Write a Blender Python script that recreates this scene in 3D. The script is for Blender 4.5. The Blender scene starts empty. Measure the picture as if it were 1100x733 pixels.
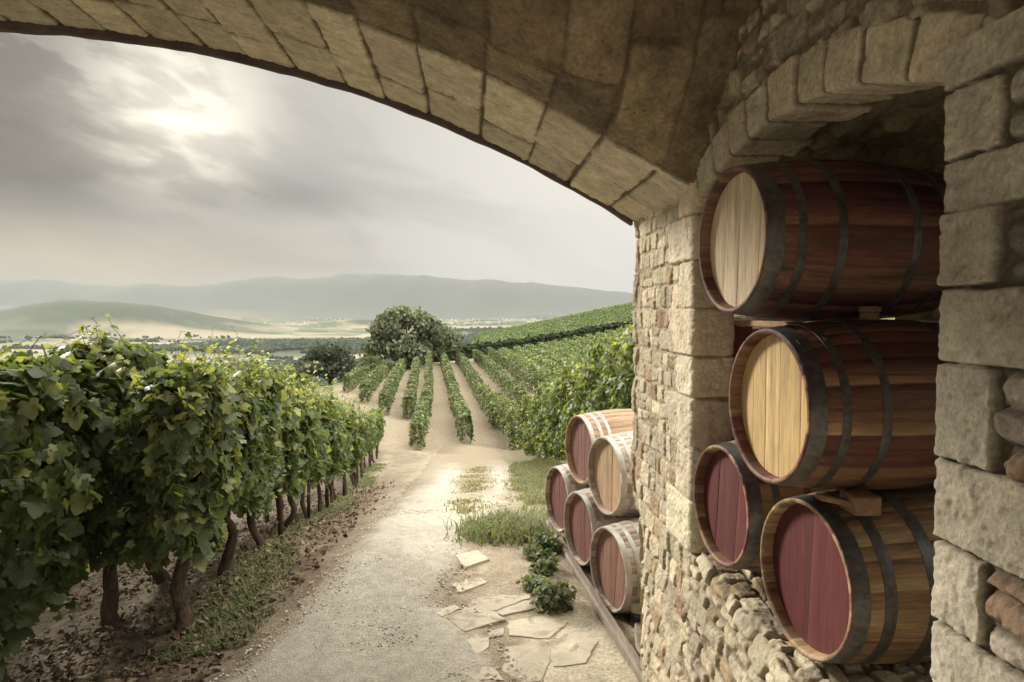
import bpy, math, random
import numpy as np
from mathutils import Vector, Matrix, Euler

R = math.radians
rng = np.random.default_rng(11)
random.seed(11)
EYE = 2.3                      # camera height above the yard level (z = 0)
scene = bpy.context.scene
col = scene.collection

# ------------------------------------------------------------------ noise
def _h(ix, iy, iz, seed):
    n = (ix * 374761393 + iy * 668265263 + iz * 1440662683 + seed * 974711) & 0xffffffff
    n = ((n ^ (n >> 13)) * 1274126177) & 0xffffffff
    n = ((n ^ (n >> 15)) * 2246822519) & 0xffffffff
    return (n ^ (n >> 16)) / 2147483647.5 - 1.0

def noise2(x, y, seed=0):
    x = np.asarray(x, float); y = np.asarray(y, float)
    xi = np.floor(x).astype(np.int64); yi = np.floor(y).astype(np.int64)
    fx = x - xi; fy = y - yi
    fx = fx * fx * (3 - 2 * fx); fy = fy * fy * (3 - 2 * fy)
    a = _h(xi, yi, 0, seed); b = _h(xi + 1, yi, 0, seed)
    c = _h(xi, yi + 1, 0, seed); d = _h(xi + 1, yi + 1, 0, seed)
    return (a * (1 - fx) + b * fx) * (1 - fy) + (c * (1 - fx) + d * fx) * fy

def fbm(x, y, oct=4, seed=0, gain=.5):
    s = 0; a = 1; t = 0
    for o in range(oct):
        s = s + a * noise2(np.asarray(x) * 2 ** o + 17.3 * o, np.asarray(y) * 2 ** o - 9.1 * o, seed + o)
        t += a; a *= gain
    return s / t

def sstep(a, b, x):
    t = np.clip((np.asarray(x, float) - a) / (b - a), 0, 1)
    return t * t * (3 - 2 * t)

# ------------------------------------------------------------------ object helpers
def tag(o, label=None, cat=None, group=None, kind=None):
    if label: o['label'] = label
    if cat: o['category'] = cat
    if group: o['group'] = group
    if kind: o['kind'] = kind
    return o

def empty(name, loc=(0, 0, 0), rz=0.0):
    o = bpy.data.objects.new(name, None)
    o.empty_display_size = .1
    col.objects.link(o)
    o.location = loc
    o.rotation_euler = (0, 0, rz)
    return o

def raw_mesh(name, V, F, tint=None, smooth=True):
    """V (n,3); F list of arrays (m,k)."""
    if isinstance(F, np.ndarray): F = [F]
    V = np.asarray(V, np.float32)
    me = bpy.data.meshes.new(name)
    me.vertices.add(len(V)); me.vertices.foreach_set('co', V.ravel())
    idx = np.concatenate([f.ravel() for f in F]).astype(np.int32)
    cnt = np.concatenate([np.full(len(f), f.shape[1]) for f in F]).astype(np.int32)
    st = np.concatenate([[0], np.cumsum(cnt)[:-1]]).astype(np.int32)
    me.loops.add(len(idx)); me.loops.foreach_set('vertex_index', idx)
    me.polygons.add(len(cnt)); me.polygons.foreach_set('loop_start', st)
    try: me.polygons.foreach_set('loop_total', cnt)
    except Exception: pass
    me.polygons.foreach_set('use_smooth', np.full(len(cnt), smooth, dtype=bool))
    if tint is not None:
        a = me.color_attributes.new('tint', 'FLOAT_COLOR', 'POINT')
        t = np.ones((len(V), 4), np.float32); t[:, :3] = tint
        a.data.foreach_set('color', t.ravel())
    me.update(calc_edges=True)
    me.validate()
    return me

def link(name, me, mat, parent=None, local=False):
    o = bpy.data.objects.new(name, me)
    col.objects.link(o)
    if mat: me.materials.append(mat)
    if parent is not None:
        o.parent = parent
        if not local:
            q = parent
            off = Vector((0, 0, 0))
            while q is not None:
                off += q.location; q = q.parent
            o.location = -off
    return o

def grid_faces(nu, nv, keep=None, flip=False):
    i = np.arange((nu - 1) * (nv - 1))
    a = (i // (nv - 1)) * nv + i % (nv - 1)
    f = np.stack([a, a + nv, a + nv + 1, a + 1], 1)
    if flip: f = f[:, ::-1]
    if keep is not None: f = f[keep.ravel()]
    return f

def grid_obj(name, P, mat, parent, tint=None, keep=None, flip=False):
    nu, nv = P.shape[:2]
    F = grid_faces(nu, nv, keep, flip)
    V = P.reshape(-1, 3)
    T = None if tint is None else tint.reshape(-1, 3)
    if keep is not None:
        used = np.zeros(len(V), bool); used[F.ravel()] = True
        m = np.cumsum(used) - 1
        V = V[used]; T = None if T is None else T[used]; F = m[F]
    return link(name, raw_mesh(name, V, F, T), mat, parent)

class MB:
    """collects verts/faces (world or local), one mesh at the end"""
    def __init__(s): s.V = []; s.F = {}; s.T = []; s.n = 0
    def add(s, V, F, tint=None):
        V = np.asarray(V, float)
        if isinstance(F, np.ndarray): F = [F]
        for f in F:
            f = np.asarray(f)
            s.F.setdefault(f.shape[1], []).append(f + s.n)
        s.V.append(V); s.n += len(V)
        t = np.ones((len(V), 3)) * (np.array([1, 1, 1]) if tint is None else np.asarray(tint))
        s.T.append(t)
    def obj(s, name, mat, parent=None, local=False, smooth=True):
        me = raw_mesh(name, np.concatenate(s.V), [np.concatenate(v) for v in s.F.values()], np.concatenate(s.T), smooth)
        return link(name, me, mat, parent, local)

def box_geo(c, s, M=None, bev=0.004):
    """bevelled box: centre, size, optional 3x3"""
    c = np.array(c, float); h = np.array(s, float) / 2; b = min(bev, h.min() * .45)
    V = []; F = []
    pts = {}
    def v(sx, sy, sz, ax):
        k = (sx, sy, sz, ax)
        if k not in pts:
            p = np.array([sx, sy, sz]) * h
            for q in range(3):
                if q != ax: p[q] -= (sx, sy, sz)[q] * b
            pts[k] = len(V); V.append(p)
        return pts[k]
    for ax in range(3):
        o1, o2 = (ax + 1) % 3, (ax + 2) % 3
        for s_ in (-1, 1):
            q = []
            for a, bb in ((-1, -1), (1, -1), (1, 1), (-1, 1)):
                k = [0, 0, 0]; k[ax] = s_; k[o1] = a; k[o2] = bb
                q.append(v(*k, ax))
            F.append(q if s_ > 0 else q[::-1])
    for ax in range(3):       # edge bevels along axis ax
        o1, o2 = (ax + 1) % 3, (ax + 2) % 3
        for a in (-1, 1):
            for bb in (-1, 1):
                def k(e):
                    t = [0, 0, 0]; t[ax] = e; t[o1] = a; t[o2] = bb; return t
                q = [v(*k(-1), o1), v(*k(1), o1), v(*k(1), o2), v(*k(-1), o2)]
                F.append(q if a * bb < 0 else q[::-1])
    T3 = []
    for sx in (-1, 1):
        for sy in (-1, 1):
            for sz in (-1, 1):
                q = [v(sx, sy, sz, 0), v(sx, sy, sz, 1), v(sx, sy, sz, 2)]
                T3.append(q if sx * sy * sz > 0 else q[::-1])
    V = np.array(V)
    if M is not None: V = V @ np.array(M).T
    return V + c, [np.array(F), np.array(T3)]

def tube_geo(P, rad, n=8, rough=0.0, seed=0):
    P = np.asarray(P, float); m = len(P)
    rad = np.ones(m) * rad
    T = np.gradient(P, axis=0); T /= np.linalg.norm(T, axis=1)[:, None] + 1e-9
    ref = np.array([0.31, .95, .1]) if abs(T[0, 2]) > .7 else np.array([0, 0, 1.0])
    A = np.cross(T, ref); A /= np.linalg.norm(A, axis=1)[:, None]
    B = np.cross(T, A)
    th = np.linspace(0, 2 * math.pi, n, endpoint=False)
    rr = rad[:, None] * np.ones(n)[None]
    if rough: rr = rr * (1 + rough * fbm(np.arange(m)[:, None] * .6 + 0 * th[None], th[None] * 1.1 + 0 * rad[:, None], 3, seed))
    V = P[:, None] + rr[..., None] * (np.cos(th)[None, :, None] * A[:, None] + np.sin(th)[None, :, None] * B[:, None])
    V = V.reshape(-1, 3)
    i = np.arange((m - 1) * n); a = (i // n) * n + i % n; b = (i // n) * n + (i + 1) % n
    F = [np.stack([a, b, b + n, a + n], 1)]
    caps = np.array([[0, (k + 1) % n, k] for k in range(n)])
    V = np.concatenate([V, P[:1], P[-1:]])
    c0 = np.array([[m * n, (k + 1) % n, k] for k in range(n)])
    c1 = np.array([[m * n + 1, (m - 1) * n + k, (m - 1) * n + (k + 1) % n] for k in range(n)])
    return V, F + [np.concatenate([c0, c1])]

# ------------------------------------------------------------------ camera (made first: its matrix also gives ground points)
cam_d = bpy.data.cameras.new('camera')
cam = bpy.data.objects.new('camera', cam_d); col.objects.link(cam)
FPX = 750.0
cam_d.sensor_width = 36.0; cam_d.lens = 36.0 * FPX / 1100.0
cam_d.clip_start = .05; cam_d.clip_end = 80000
YAW = math.atan(47 / FPX); PITCH = math.atan(31.5 / FPX)
cam.location = (0, 0, EYE)
cam.rotation_euler = (R(90) - PITCH, 0, -YAW)
scene.camera = cam
Fw = np.array([math.sin(YAW) * math.cos(PITCH), math.cos(YAW) * math.cos(PITCH), -math.sin(PITCH)])
Rt = np.array([math.cos(YAW), -math.sin(YAW), 0.0])
Up = np.cross(Rt, Fw)
def ray(px, py):
    d = Fw + Rt * (px - 550) / FPX + Up * (366.5 - py) / FPX
    return d / np.linalg.norm(d)
def proj(p):
    q = np.asarray(p, float) - np.array([0, 0, EYE])
    z = q @ Fw
    return 550 + FPX * (q @ Rt) / z, 366.5 - FPX * (q @ Up) / z

# ------------------------------------------------------------------ terrain
_ky = np.array([-50, 5.5, 9, 24, 32, 40, 60, 86, 100, 120, 220, 400, 700, 1000, 30000.])
_ks = np.array([0, 0, .19, .19, .13, .0, -.012, .0, .06, .20, .30, .22, .05, 0, 0])
_yy = np.concatenate([np.arange(-50, 300, .25), np.arange(300, 1100, 5), [30000]])
_sl = np.interp(_yy, _ky, _ks)
_dr = np.concatenate([[0], np.cumsum((_sl[1:] + _sl[:-1]) / 2 * np.diff(_yy))])
VALLEY = -float(_dr[-1])
_mpx = np.array([-900, -400, -100, 0, 60, 110, 160, 210, 250, 300, 370, 420, 480, 540, 600, 650, 720, 900, 1400])
_mpy = np.array([290, 300, 306, 304, 301, 304, 305, 308, 303, 300, 295, 297, 296, 297, 304, 311, 316, 305, 290])

def terrain(X, Y):
    X = np.asarray(X, float); Y = np.asarray(Y, float)
    d0 = np.interp(np.minimum(Y, 95), _yy, _dr)
    wR = sstep(-9, 4, X) * sstep(340, 190, Y)
    z = -(d0 + (np.interp(Y, _yy, _dr) - d0) * (1 - wR))
    z = z - .2 * np.clip(-X - 5, 0, 60) * sstep(58, 95, Y) * sstep(1500, 300, Y)
    z = z - .10 * sstep(6.8, 5.2, Y)
    z = z - .20 * np.clip(-X - 1.0, 0, 3.5) * sstep(30, 14, Y) * sstep(2.5, 5.5, Y)
    z = z + .55 * sstep(0, 2.2, X - 1.4 - .02 * Y) * sstep(8, 13, Y) * sstep(48, 36, Y)
    sp = 4 * np.log1p(np.exp(np.clip((X - 2) / 4, -30, 30)))
    sp = np.minimum(sp, 60 + .3 * sp)
    z = z + np.interp(Y, [60, 80, 115, 185, 240], [0, .05, .135, .205, .21]) * sp * sstep(340, 195, Y)
    far = sstep(700, 1500, Y)
    z = z + far * (14 * fbm(X / 900, Y / 700, 3, 3) + 0)
    def hill(x0, y0, sx, sy, h):
        return h * np.exp(-((X - x0) / sx) ** 2 - ((Y - y0) / sy) ** 2)
    z = z + (1 + .22 * fbm(X / 420, Y / 500, 3, 8)) * hill(-2250, 4300, 680, 560, 200) + hill(-1500, 4700, 380, 400, 30)
    z = z + hill(-620, 2250, 420, 260, 26) + hill(-60, 2600, 420, 250, 22) + hill(-2400, 3000, 700, 300, 40)
    z = z + hill(1500, 5200, 1500, 700, 70) + hill(-900, 5300, 520, 260, 70) + hill(150, 3700, 520, 240, 42) + hill(300, 6000, 900, 500, 50)
    pxl = 503 + 750 * X / np.maximum(Y, 1)
    mh = (335 - np.interp(pxl, _mpx, _mpy)) / 750 * 8800
    mnt = np.exp(-((Y - 8800) / 1050) ** 2) * mh * (1 + .20 * fbm(X / 620, Y / 800, 4, 5))
    mnt2 = np.exp(-((Y - 6900) / 480) ** 2) * 250 * np.clip(.45 + 1.1 * fbm(X / 1900 + 3, Y / 4000, 3, 9), 0, 1.2)
    z = z + np.where(Y > 5000, (mnt + 120 * np.exp(-((Y - 8800) / 1050) ** 2)) * sstep(5500, 7600, Y) + mnt2, 0)
    return z

def ground_at(px, py):
    d = ray(px, py)
    t = np.concatenate([np.arange(1, 60, .02), np.arange(60, 600, .2), np.arange(600, 11000, 10)])
    P = np.array([0, 0, EYE]) + t[:, None] * d
    k = np.argmax(P[:, 2] < terrain(P[:, 0], P[:, 1]))
    return P[k]

# ------------------------------------------------------------------ materials
class N:
    def __init__(s, tree): s.t = tree
    def new(s, typ, **kw):
        n = s.t.nodes.new(typ)
        for k, v in kw.items(): setattr(n, k, v)
        return n
    def setin(s, n, key, v):
        if v is None: return
        if isinstance(v, bpy.types.NodeSocket): s.t.links.new(v, n.inputs[key])
        else: n.inputs[key].default_value = v
    def math(s, op, a, b=None, c=None, clamp=False):
        n = s.new('ShaderNodeMath', operation=op, use_clamp=clamp)
        s.setin(n, 0, a); s.setin(n, 1, b)
        if c is not None: s.setin(n, 2, c)
        return n.outputs[0]
    def vmath(s, op, a, b=None):
        n = s.new('ShaderNodeVectorMath', operation=op)
        s.setin(n, 0, a); s.setin(n, 1, b)
        return n.outputs['Value'] if op in ('DOT_PRODUCT', 'LENGTH') else n.outputs[0]
    def noise(s, vec, scale, detail=4, rough=.55, dist=0):
        n = s.new('ShaderNodeTexNoise')
        s.setin(n, 'Vector', vec); s.setin(n, 'Scale', scale); s.setin(n, 'Detail', detail)
        s.setin(n, 'Roughness', rough); s.setin(n, 'Distortion', dist)
        return n.outputs['Fac'] if 'Fac' in n.outputs else n.outputs[0]
    def rng(s, v, a, b, c=0.0, d=1.0, smooth=False):
        n = s.new('ShaderNodeMapRange'); n.interpolation_type = 'SMOOTHSTEP' if smooth else 'LINEAR'
        for k, x in zip((0, 1, 2, 3, 4), (v, a, b, c, d)): s.setin(n, k, x)
        return n.outputs[0]
    def mix(s, f, a, b, mode='MIX'):
        n = s.new('ShaderNodeMix', data_type='RGBA', blend_type=mode)
        s.setin(n, 0, f); s.setin(n, 6, a); s.setin(n, 7, b)
        return n.outputs[2]
    def scalev(s, vec, xyz, rot=(0, 0, 0)):
        n = s.new('ShaderNodeMapping'); s.setin(n, 'Vector', vec)
        n.inputs['Scale'].default_value = xyz; n.inputs['Rotation'].default_value = rot
        return n.outputs[0]

def c4(c): return (c[0], c[1], c[2], 1)

def material(name, base=None, rough=.85, vary=(6, .25), vary2=None, stretch=(1, 1, 1), bump=None, spec=.3,
             metal=0.0, transl=0.0, stain=None, lichen=None):
    m = bpy.data.materials.new(name); m.use_nodes = True
    t = m.node_tree; t.nodes.clear(); n = N(t)
    out = n.new('ShaderNodeOutputMaterial'); p = n.new('ShaderNodeBsdfPrincipled')
    co = n.new('ShaderNodeTexCoord').outputs['Object']
    sv = n.scalev(co, stretch)
    if base is None:
        a = n.new('ShaderNodeAttribute', attribute_name='tint'); c = a.outputs['Color']
    else:
        c = n.mix(0.0, c4(base), c4(base))
    for vv in (vary, vary2):
        if vv:
            f = n.rng(n.noise(sv, vv[0], 5, .62), .28, .72, 1 - vv[1], 1 + vv[1])
            cc = n.new('ShaderNodeCombineColor')
            for k in range(3): n.setin(cc, k, f)
            c = n.mix(1.0, c, cc.outputs[0], 'MULTIPLY')
    if stain:      # (scale, threshold, colour, amount)
        f = n.rng(n.noise(sv, stain[0], 6, .65, .6), stain[1], stain[1] + .12, 0, stain[3], True)
        c = n.mix(f, c, c4(stain[2]))
    if lichen:
        f = n.rng(n.noise(co, lichen[0], 7, .7, .3), lichen[1], lichen[1] + .06, 0, lichen[3], True)
        c = n.mix(f, c, c4(lichen[2]))
    n.setin(p, 'Base Color', c); n.setin(p, 'Roughness', rough); n.setin(p, 'Metallic', metal)
    n.setin(p, 'Specular IOR Level', spec)
    if bump:
        h = n.noise(sv, bump[0], 7, .68)
        if len(bump) > 3:
            h = n.math('ADD', h, n.math('MULTIPLY', n.noise(sv, bump[3], 4, .6), bump[4]))
        b = n.new('ShaderNodeBump'); n.setin(b, 'Height', h); n.setin(b, 'Strength', bump[1]); n.setin(b, 'Distance', bump[2])
        n.setin(p, 'Normal', b.outputs[0])
    sh = p.outputs[0]
    if transl:
        tr = n.new('ShaderNodeBsdfTranslucent')
        n.setin(tr, 'Color', n.mix(1.0, c, (1.25, 1.3, .55, 1), 'MULTIPLY'))
        mx = n.new('ShaderNodeMixShader'); n.setin(mx, 0, transl)
        t.links.new(sh, mx.inputs[1]); t.links.new(tr.outputs[0], mx.inputs[2]); sh = mx.outputs[0]
    t.links.new(sh, out.inputs['Surface'])
    return m

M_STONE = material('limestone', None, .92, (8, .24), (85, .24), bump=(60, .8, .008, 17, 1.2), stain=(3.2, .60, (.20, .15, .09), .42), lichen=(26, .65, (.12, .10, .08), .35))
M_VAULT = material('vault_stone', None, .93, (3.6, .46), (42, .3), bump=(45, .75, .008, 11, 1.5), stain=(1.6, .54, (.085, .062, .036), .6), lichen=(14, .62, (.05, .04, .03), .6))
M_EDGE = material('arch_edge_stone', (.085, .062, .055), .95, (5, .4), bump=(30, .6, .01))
M_GROUND = material('soil', None, .97, (5.0, .25), (40, .32), bump=(26, .7, .025, 90, .5), spec=.15)
M_GRAVEL = material('gravel', None, .95, (11, .2), (80, .36), bump=(75, .9, .02, 26, .8), spec=.2)
M_FLAG = material('flagstone', None, .9, (6, .18), (60, .12), bump=(45, .4, .005), stain=(4, .52, (.24, .195, .135), .7))
M_LEAF = material('vine_leaf', None, .48, (18, .2), spec=.42, transl=.5)
M_FARLEAF = material('far_foliage', None, .8, (1.2, .25), spec=.15, transl=.18)
M_BARK = material('bark', (.085, .06, .043), .95, (14, .5), (60, .4), stretch=(1, 1, .2), bump=(26, 1.0, .03), spec=.1)
M_GRASS = material('grass', None, .7, None, spec=.2, transl=.3)
M_BIT = material('litter', None, .9, (30, .3), spec=.15)
M_STAVE = material('oak_stave', None, .58, (6, .42), (26, .34), stretch=(.30, 3.4, 3.4), bump=(26, .28, .003), spec=.35, stain=(2.0, .53, (.042, .024, .02), .6))
M_STAVE_GREY = material('weathered_stave', None, .75, (7, .25), (26, .25), stretch=(.35, 3.2, 3.2), bump=(26, .3, .003), spec=.25, stain=(2.4, .62, (.1, .075, .055), .4))
M_HEADW = material('head_wood', None, .62, (6, .26), (26, .26), stretch=(1, 4.5, .35), bump=(22, .3, .002), spec=.28, stain=(1.9, .56, (.10, .06, .04), .5))
M_HOOP = material('dark_hoop', (.135, .128, .12), .42, (6, .55), (46, .3), bump=(50, .4, .003), spec=.5, metal=.55, stain=(6, .62, (.12, .065, .04), .5))
M_HOOPG = material('galvanised_hoop', (.42, .40, .37), .5, (9, .25), (40, .15), bump=(60, .15, .002), metal=.55, stain=(6, .62, (.2, .14, .1), .5))
M_REDWOOD = material('red_timber', (.15, .05, .04), .75, (8, .35), (30, .25), stretch=(3, 3, .5), bump=(25, .35, .004))
M_TIMBER = material('timber', (.27, .17, .10), .8, (8, .3), (30, .2), stretch=(3, .6, 3), bump=(25, .35, .004))
M_RAIL = material('weathered_rail', (.22, .185, .145), .8, (6, .3), (34, .25), stretch=(4, .4, 4), bump=(24, .5, .006), stain=(4, .6, (.10, .075, .055), .6))
M_JARD = material('dark_jar_glass', (.02, .02, .025), .25, (9, .2), spec=.5)
M_JARL = material('pale_jar_lid', (.45, .43, .33), .7, (12, .2))
M_HOUSE = material('village_wall', None, .9, None)

# ------------------------------------------------------------------ stone heightfields
def stone_field(u, v, stones, mortar, edge=.010, efreq=16, seed=0, mort_h=.0, mort_n=.006, pit=.007):
    U, V = np.meshgrid(u, v, indexing='ij')
    en = fbm(U * efreq, V * efreq, 3, seed + 5) * edge
    H = mort_h + mort_n * fbm(U * 22, V * 22, 4, seed + 9)
    pits = pit * sstep(.18, .5, fbm(U * 34, V * 34, 3, seed + 21)) + .0035 * fbm(U * 55, V * 55, 2, seed + 22)
    T = np.ones(U.shape + (3,)) * np.array(mortar) * (1 + .22 * fbm(U * 7, V * 7, 4, seed + 3))[..., None]
    W = np.zeros(U.shape)
    for k, s in enumerate(stones):
        p = s['p']; lo = p.min(0) - .02; hi = p.max(0) + .02
        i0, i1 = np.searchsorted(u, [lo[0], hi[0]]); j0, j1 = np.searchsorted(v, [lo[1], hi[1]])
        if i1 - i0 < 2 or j1 - j0 < 2: continue
        uu = U[i0:i1, j0:j1]; vv = V[i0:i1, j0:j1]
        K = s.get('k', 70.0); acc = 0
        for a, b in zip(p, np.roll(p, -1, 0)):
            e = b - a; L = math.hypot(*e)
            if L < 1e-6: continue
            d = ((uu - a[0]) * (-e[1]) + (vv - a[1]) * e[0]) / L
            acc = acc + np.exp(np.clip(-d * K, -60, 60))
        d = -np.log(acc + 1e-30) / K + en[i0:i1, j0:j1] * s.get('e', 1.0)
        t = np.clip(d / s['r'], 0, 1); w = t * t * (3 - 2 * t)
        c = p.mean(0)
        g = s.get('g', (0, 0))
        sd = seed + 31 * k
        rg = s.get('n', .008)
        h = w * (s['h'] + g[0] * (uu - c[0]) + g[1] * (vv - c[1]) + rg * fbm(uu * 11 + k, vv * 11, 4, sd)) + (1 - w) * H[i0:i1, j0:j1] * .6
        m = w > W[i0:i1, j0:j1]
        tint = np.array(s['t']) * (1 + .16 * fbm(uu * 6, vv * 6, 4, sd + 7))[..., None]
        tw = np.clip(w * 1.3, 0, 1)[..., None]
        Hs = H[i0:i1, j0:j1]; Hs[m] = h[m]
        Ts = T[i0:i1, j0:j1]; Ts[m] = (tint * tw + Ts * (1 - tw))[m]
        Ws = W[i0:i1, j0:j1]; Ws[m] = w[m]
    return H - pits, T * (1 + .10 * fbm(U * 40, V * 40, 3, seed + 23) - .22 * np.clip(pits / .007, 0, 1))[..., None]

def tint_of(kind):
    r = rng.random()
    if kind == 'pale': b = np.array([.43, .385, .285]) * (.82 + .36 * r)
    elif kind == 'quoin': b = np.array([.54, .48, .355]) * (.85 + .3 * r)
    elif kind == 'rubble':
        b = np.array([.50, .44, .32]) * (.72 + .5 * r)
        if rng.random() < .15: b = np.array([.34, .25, .16]) * (.8 + .4 * r)
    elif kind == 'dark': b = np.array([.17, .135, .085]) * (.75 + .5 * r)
    elif kind == 'ring': b = np.array([.56, .50, .37]) * (.85 + .3 * r)  # paler tone holding the bounce light on the vault's front band
    elif kind == 'slate': b = np.array([.25, .22, .18]) * (.7 + .6 * r)
    return b * (1 + (rng.random(3) - .5) * .06)

def quad(u0, u1, v0, v1, j=0.0):
    p = np.array([[u0, v0], [u1, v0], [u1, v1], [u0, v1]], float)
    return p + (rng.random((4, 2)) - .5) * 2 * j

def courses(u0, u1, v0, v1, hr, wr, gap, kind, h=(.015, .03), r=.025, j=.01, rough=.008, tilt=.12, split=.25, k=70, e=1.0):
    """rows stacked in v, stones along u"""
    out = []; v = v0
    while v < v1 - .02:
        hh = min(rng.uniform(*hr), v1 - v)
        if v1 - (v + hh) < hr[0] * .5: hh = v1 - v
        u = u0 - rng.uniform(0, wr[0])
        while u < u1:
            w = rng.uniform(*wr)
            cells = [(u, min(u + w, u1 + .02), v, v + hh)]
            if rng.random() < split and hh > hr[0] * 1.2:
                q = rng.uniform(.4, .6); cells = [(u, u + w, v, v + hh * q), (u, u + w, v + hh * q, v + hh)]
            for a, b, c, d in cells:
                a2 = max(a, u0 - .01)
                if b - a2 < .03: continue
                p = quad(a2 + gap, b - gap, c + gap, d - gap, j)
                out.append(dict(p=p, h=rng.uniform(*h), r=r * rng.uniform(.7, 1.3), t=tint_of(kind), n=rough, k=k, e=e,
                                g=((rng.random() - .5) * tilt, (rng.random() - .5) * tilt)))
            u += w
        v += hh
    return out

def path2d(pts, rad, du, side=1):
    """rounded polyline -> positions, outward normals (side*right-hand), arc length, corner arc lengths"""
    pts = [np.array(p, float) for p in pts]
    P = [pts[0]]; corner_ids = []
    for i in range(1, len(pts) - 1):
        a = pts[i] - pts[i - 1]; a /= np.linalg.norm(a)
        b = pts[i + 1] - pts[i]; b /= np.linalg.norm(b)
        ang = math.acos(np.clip(a @ b, -1, 1)); tl = rad * math.tan(ang / 2)
        s = pts[i] - a * tl; e = pts[i] + b * tl
        nrm = np.array([-a[1], a[0]]); sg = 1 if (a[0] * b[1] - a[1] * b[0]) > 0 else -1
        c = s + nrm * sg * rad
        n = 7
        for q in range(n + 1):
            th = sg * ang * q / n
            v = s - c; P.append(c + np.array([v[0] * math.cos(th) - v[1] * math.sin(th), v[0] * math.sin(th) + v[1] * math.cos(th)]))
            if q == n // 2: corner_ids.append(len(P) - 1)
    P.append(pts[-1]); P = np.array(P)
    L = np.concatenate([[0], np.cumsum(np.linalg.norm(np.diff(P, axis=0), axis=1))])
    cu = [L[i] for i in corner_ids]
    u = np.arange(0, L[-1], du)
    Q = np.stack([np.interp(u, L, P[:, 0]), np.interp(u, L, P[:, 1])], 1)
    T = np.gradient(Q, axis=0); T /= np.linalg.norm(T, axis=1)[:, None]
    k = 3
    Nn = np.stack([T[:, 1], -T[:, 0]], 1) * side
    Np = np.pad(Nn, ((k, k), (0, 0)), 'edge')
    Nn = sum(Np[i:i + len(Nn)] for i in range(2 * k + 1)); Nn /= np.linalg.norm(Nn, axis=1)[:, None]
    return Q, Nn, u, cu

# ------------------------------------------------------------------ the stone archway
XW, Y1, Y2, Y3 = 1.22, 1.705, 3.70, 5.06
arch = empty('stone_archway', (XW, 4.5, 0))
tag(arch, 'vaulted stone gateway with a rubble side wall and an arched niche holding barrels', 'archway')
CX, CZ, CR = -3.4, EYE - 6.63, 8.63
def circ(X): return CZ + np.sqrt(np.maximum(CR ** 2 - (np.asarray(X) - CX) ** 2, .01))
_ly = np.array([-10, 1.0, 2.1, 2.65, 3.01, 3.22, 3.55, 3.72, 4.1, 5.3])
_lz = np.array([1.95, 1.95, 1.86, 1.62, 1.376, 1.12, .847, .62, .3, -.2]) + EYE
def lun(Y): return np.interp(Y, _ly, _lz)
def vault_z(X, Y):
    a = circ(X); b = lun(Y); k = 9.0
    return np.maximum(a, b) + np.log1p(np.exp(-k * np.abs(a - b))) / k * .6

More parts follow.
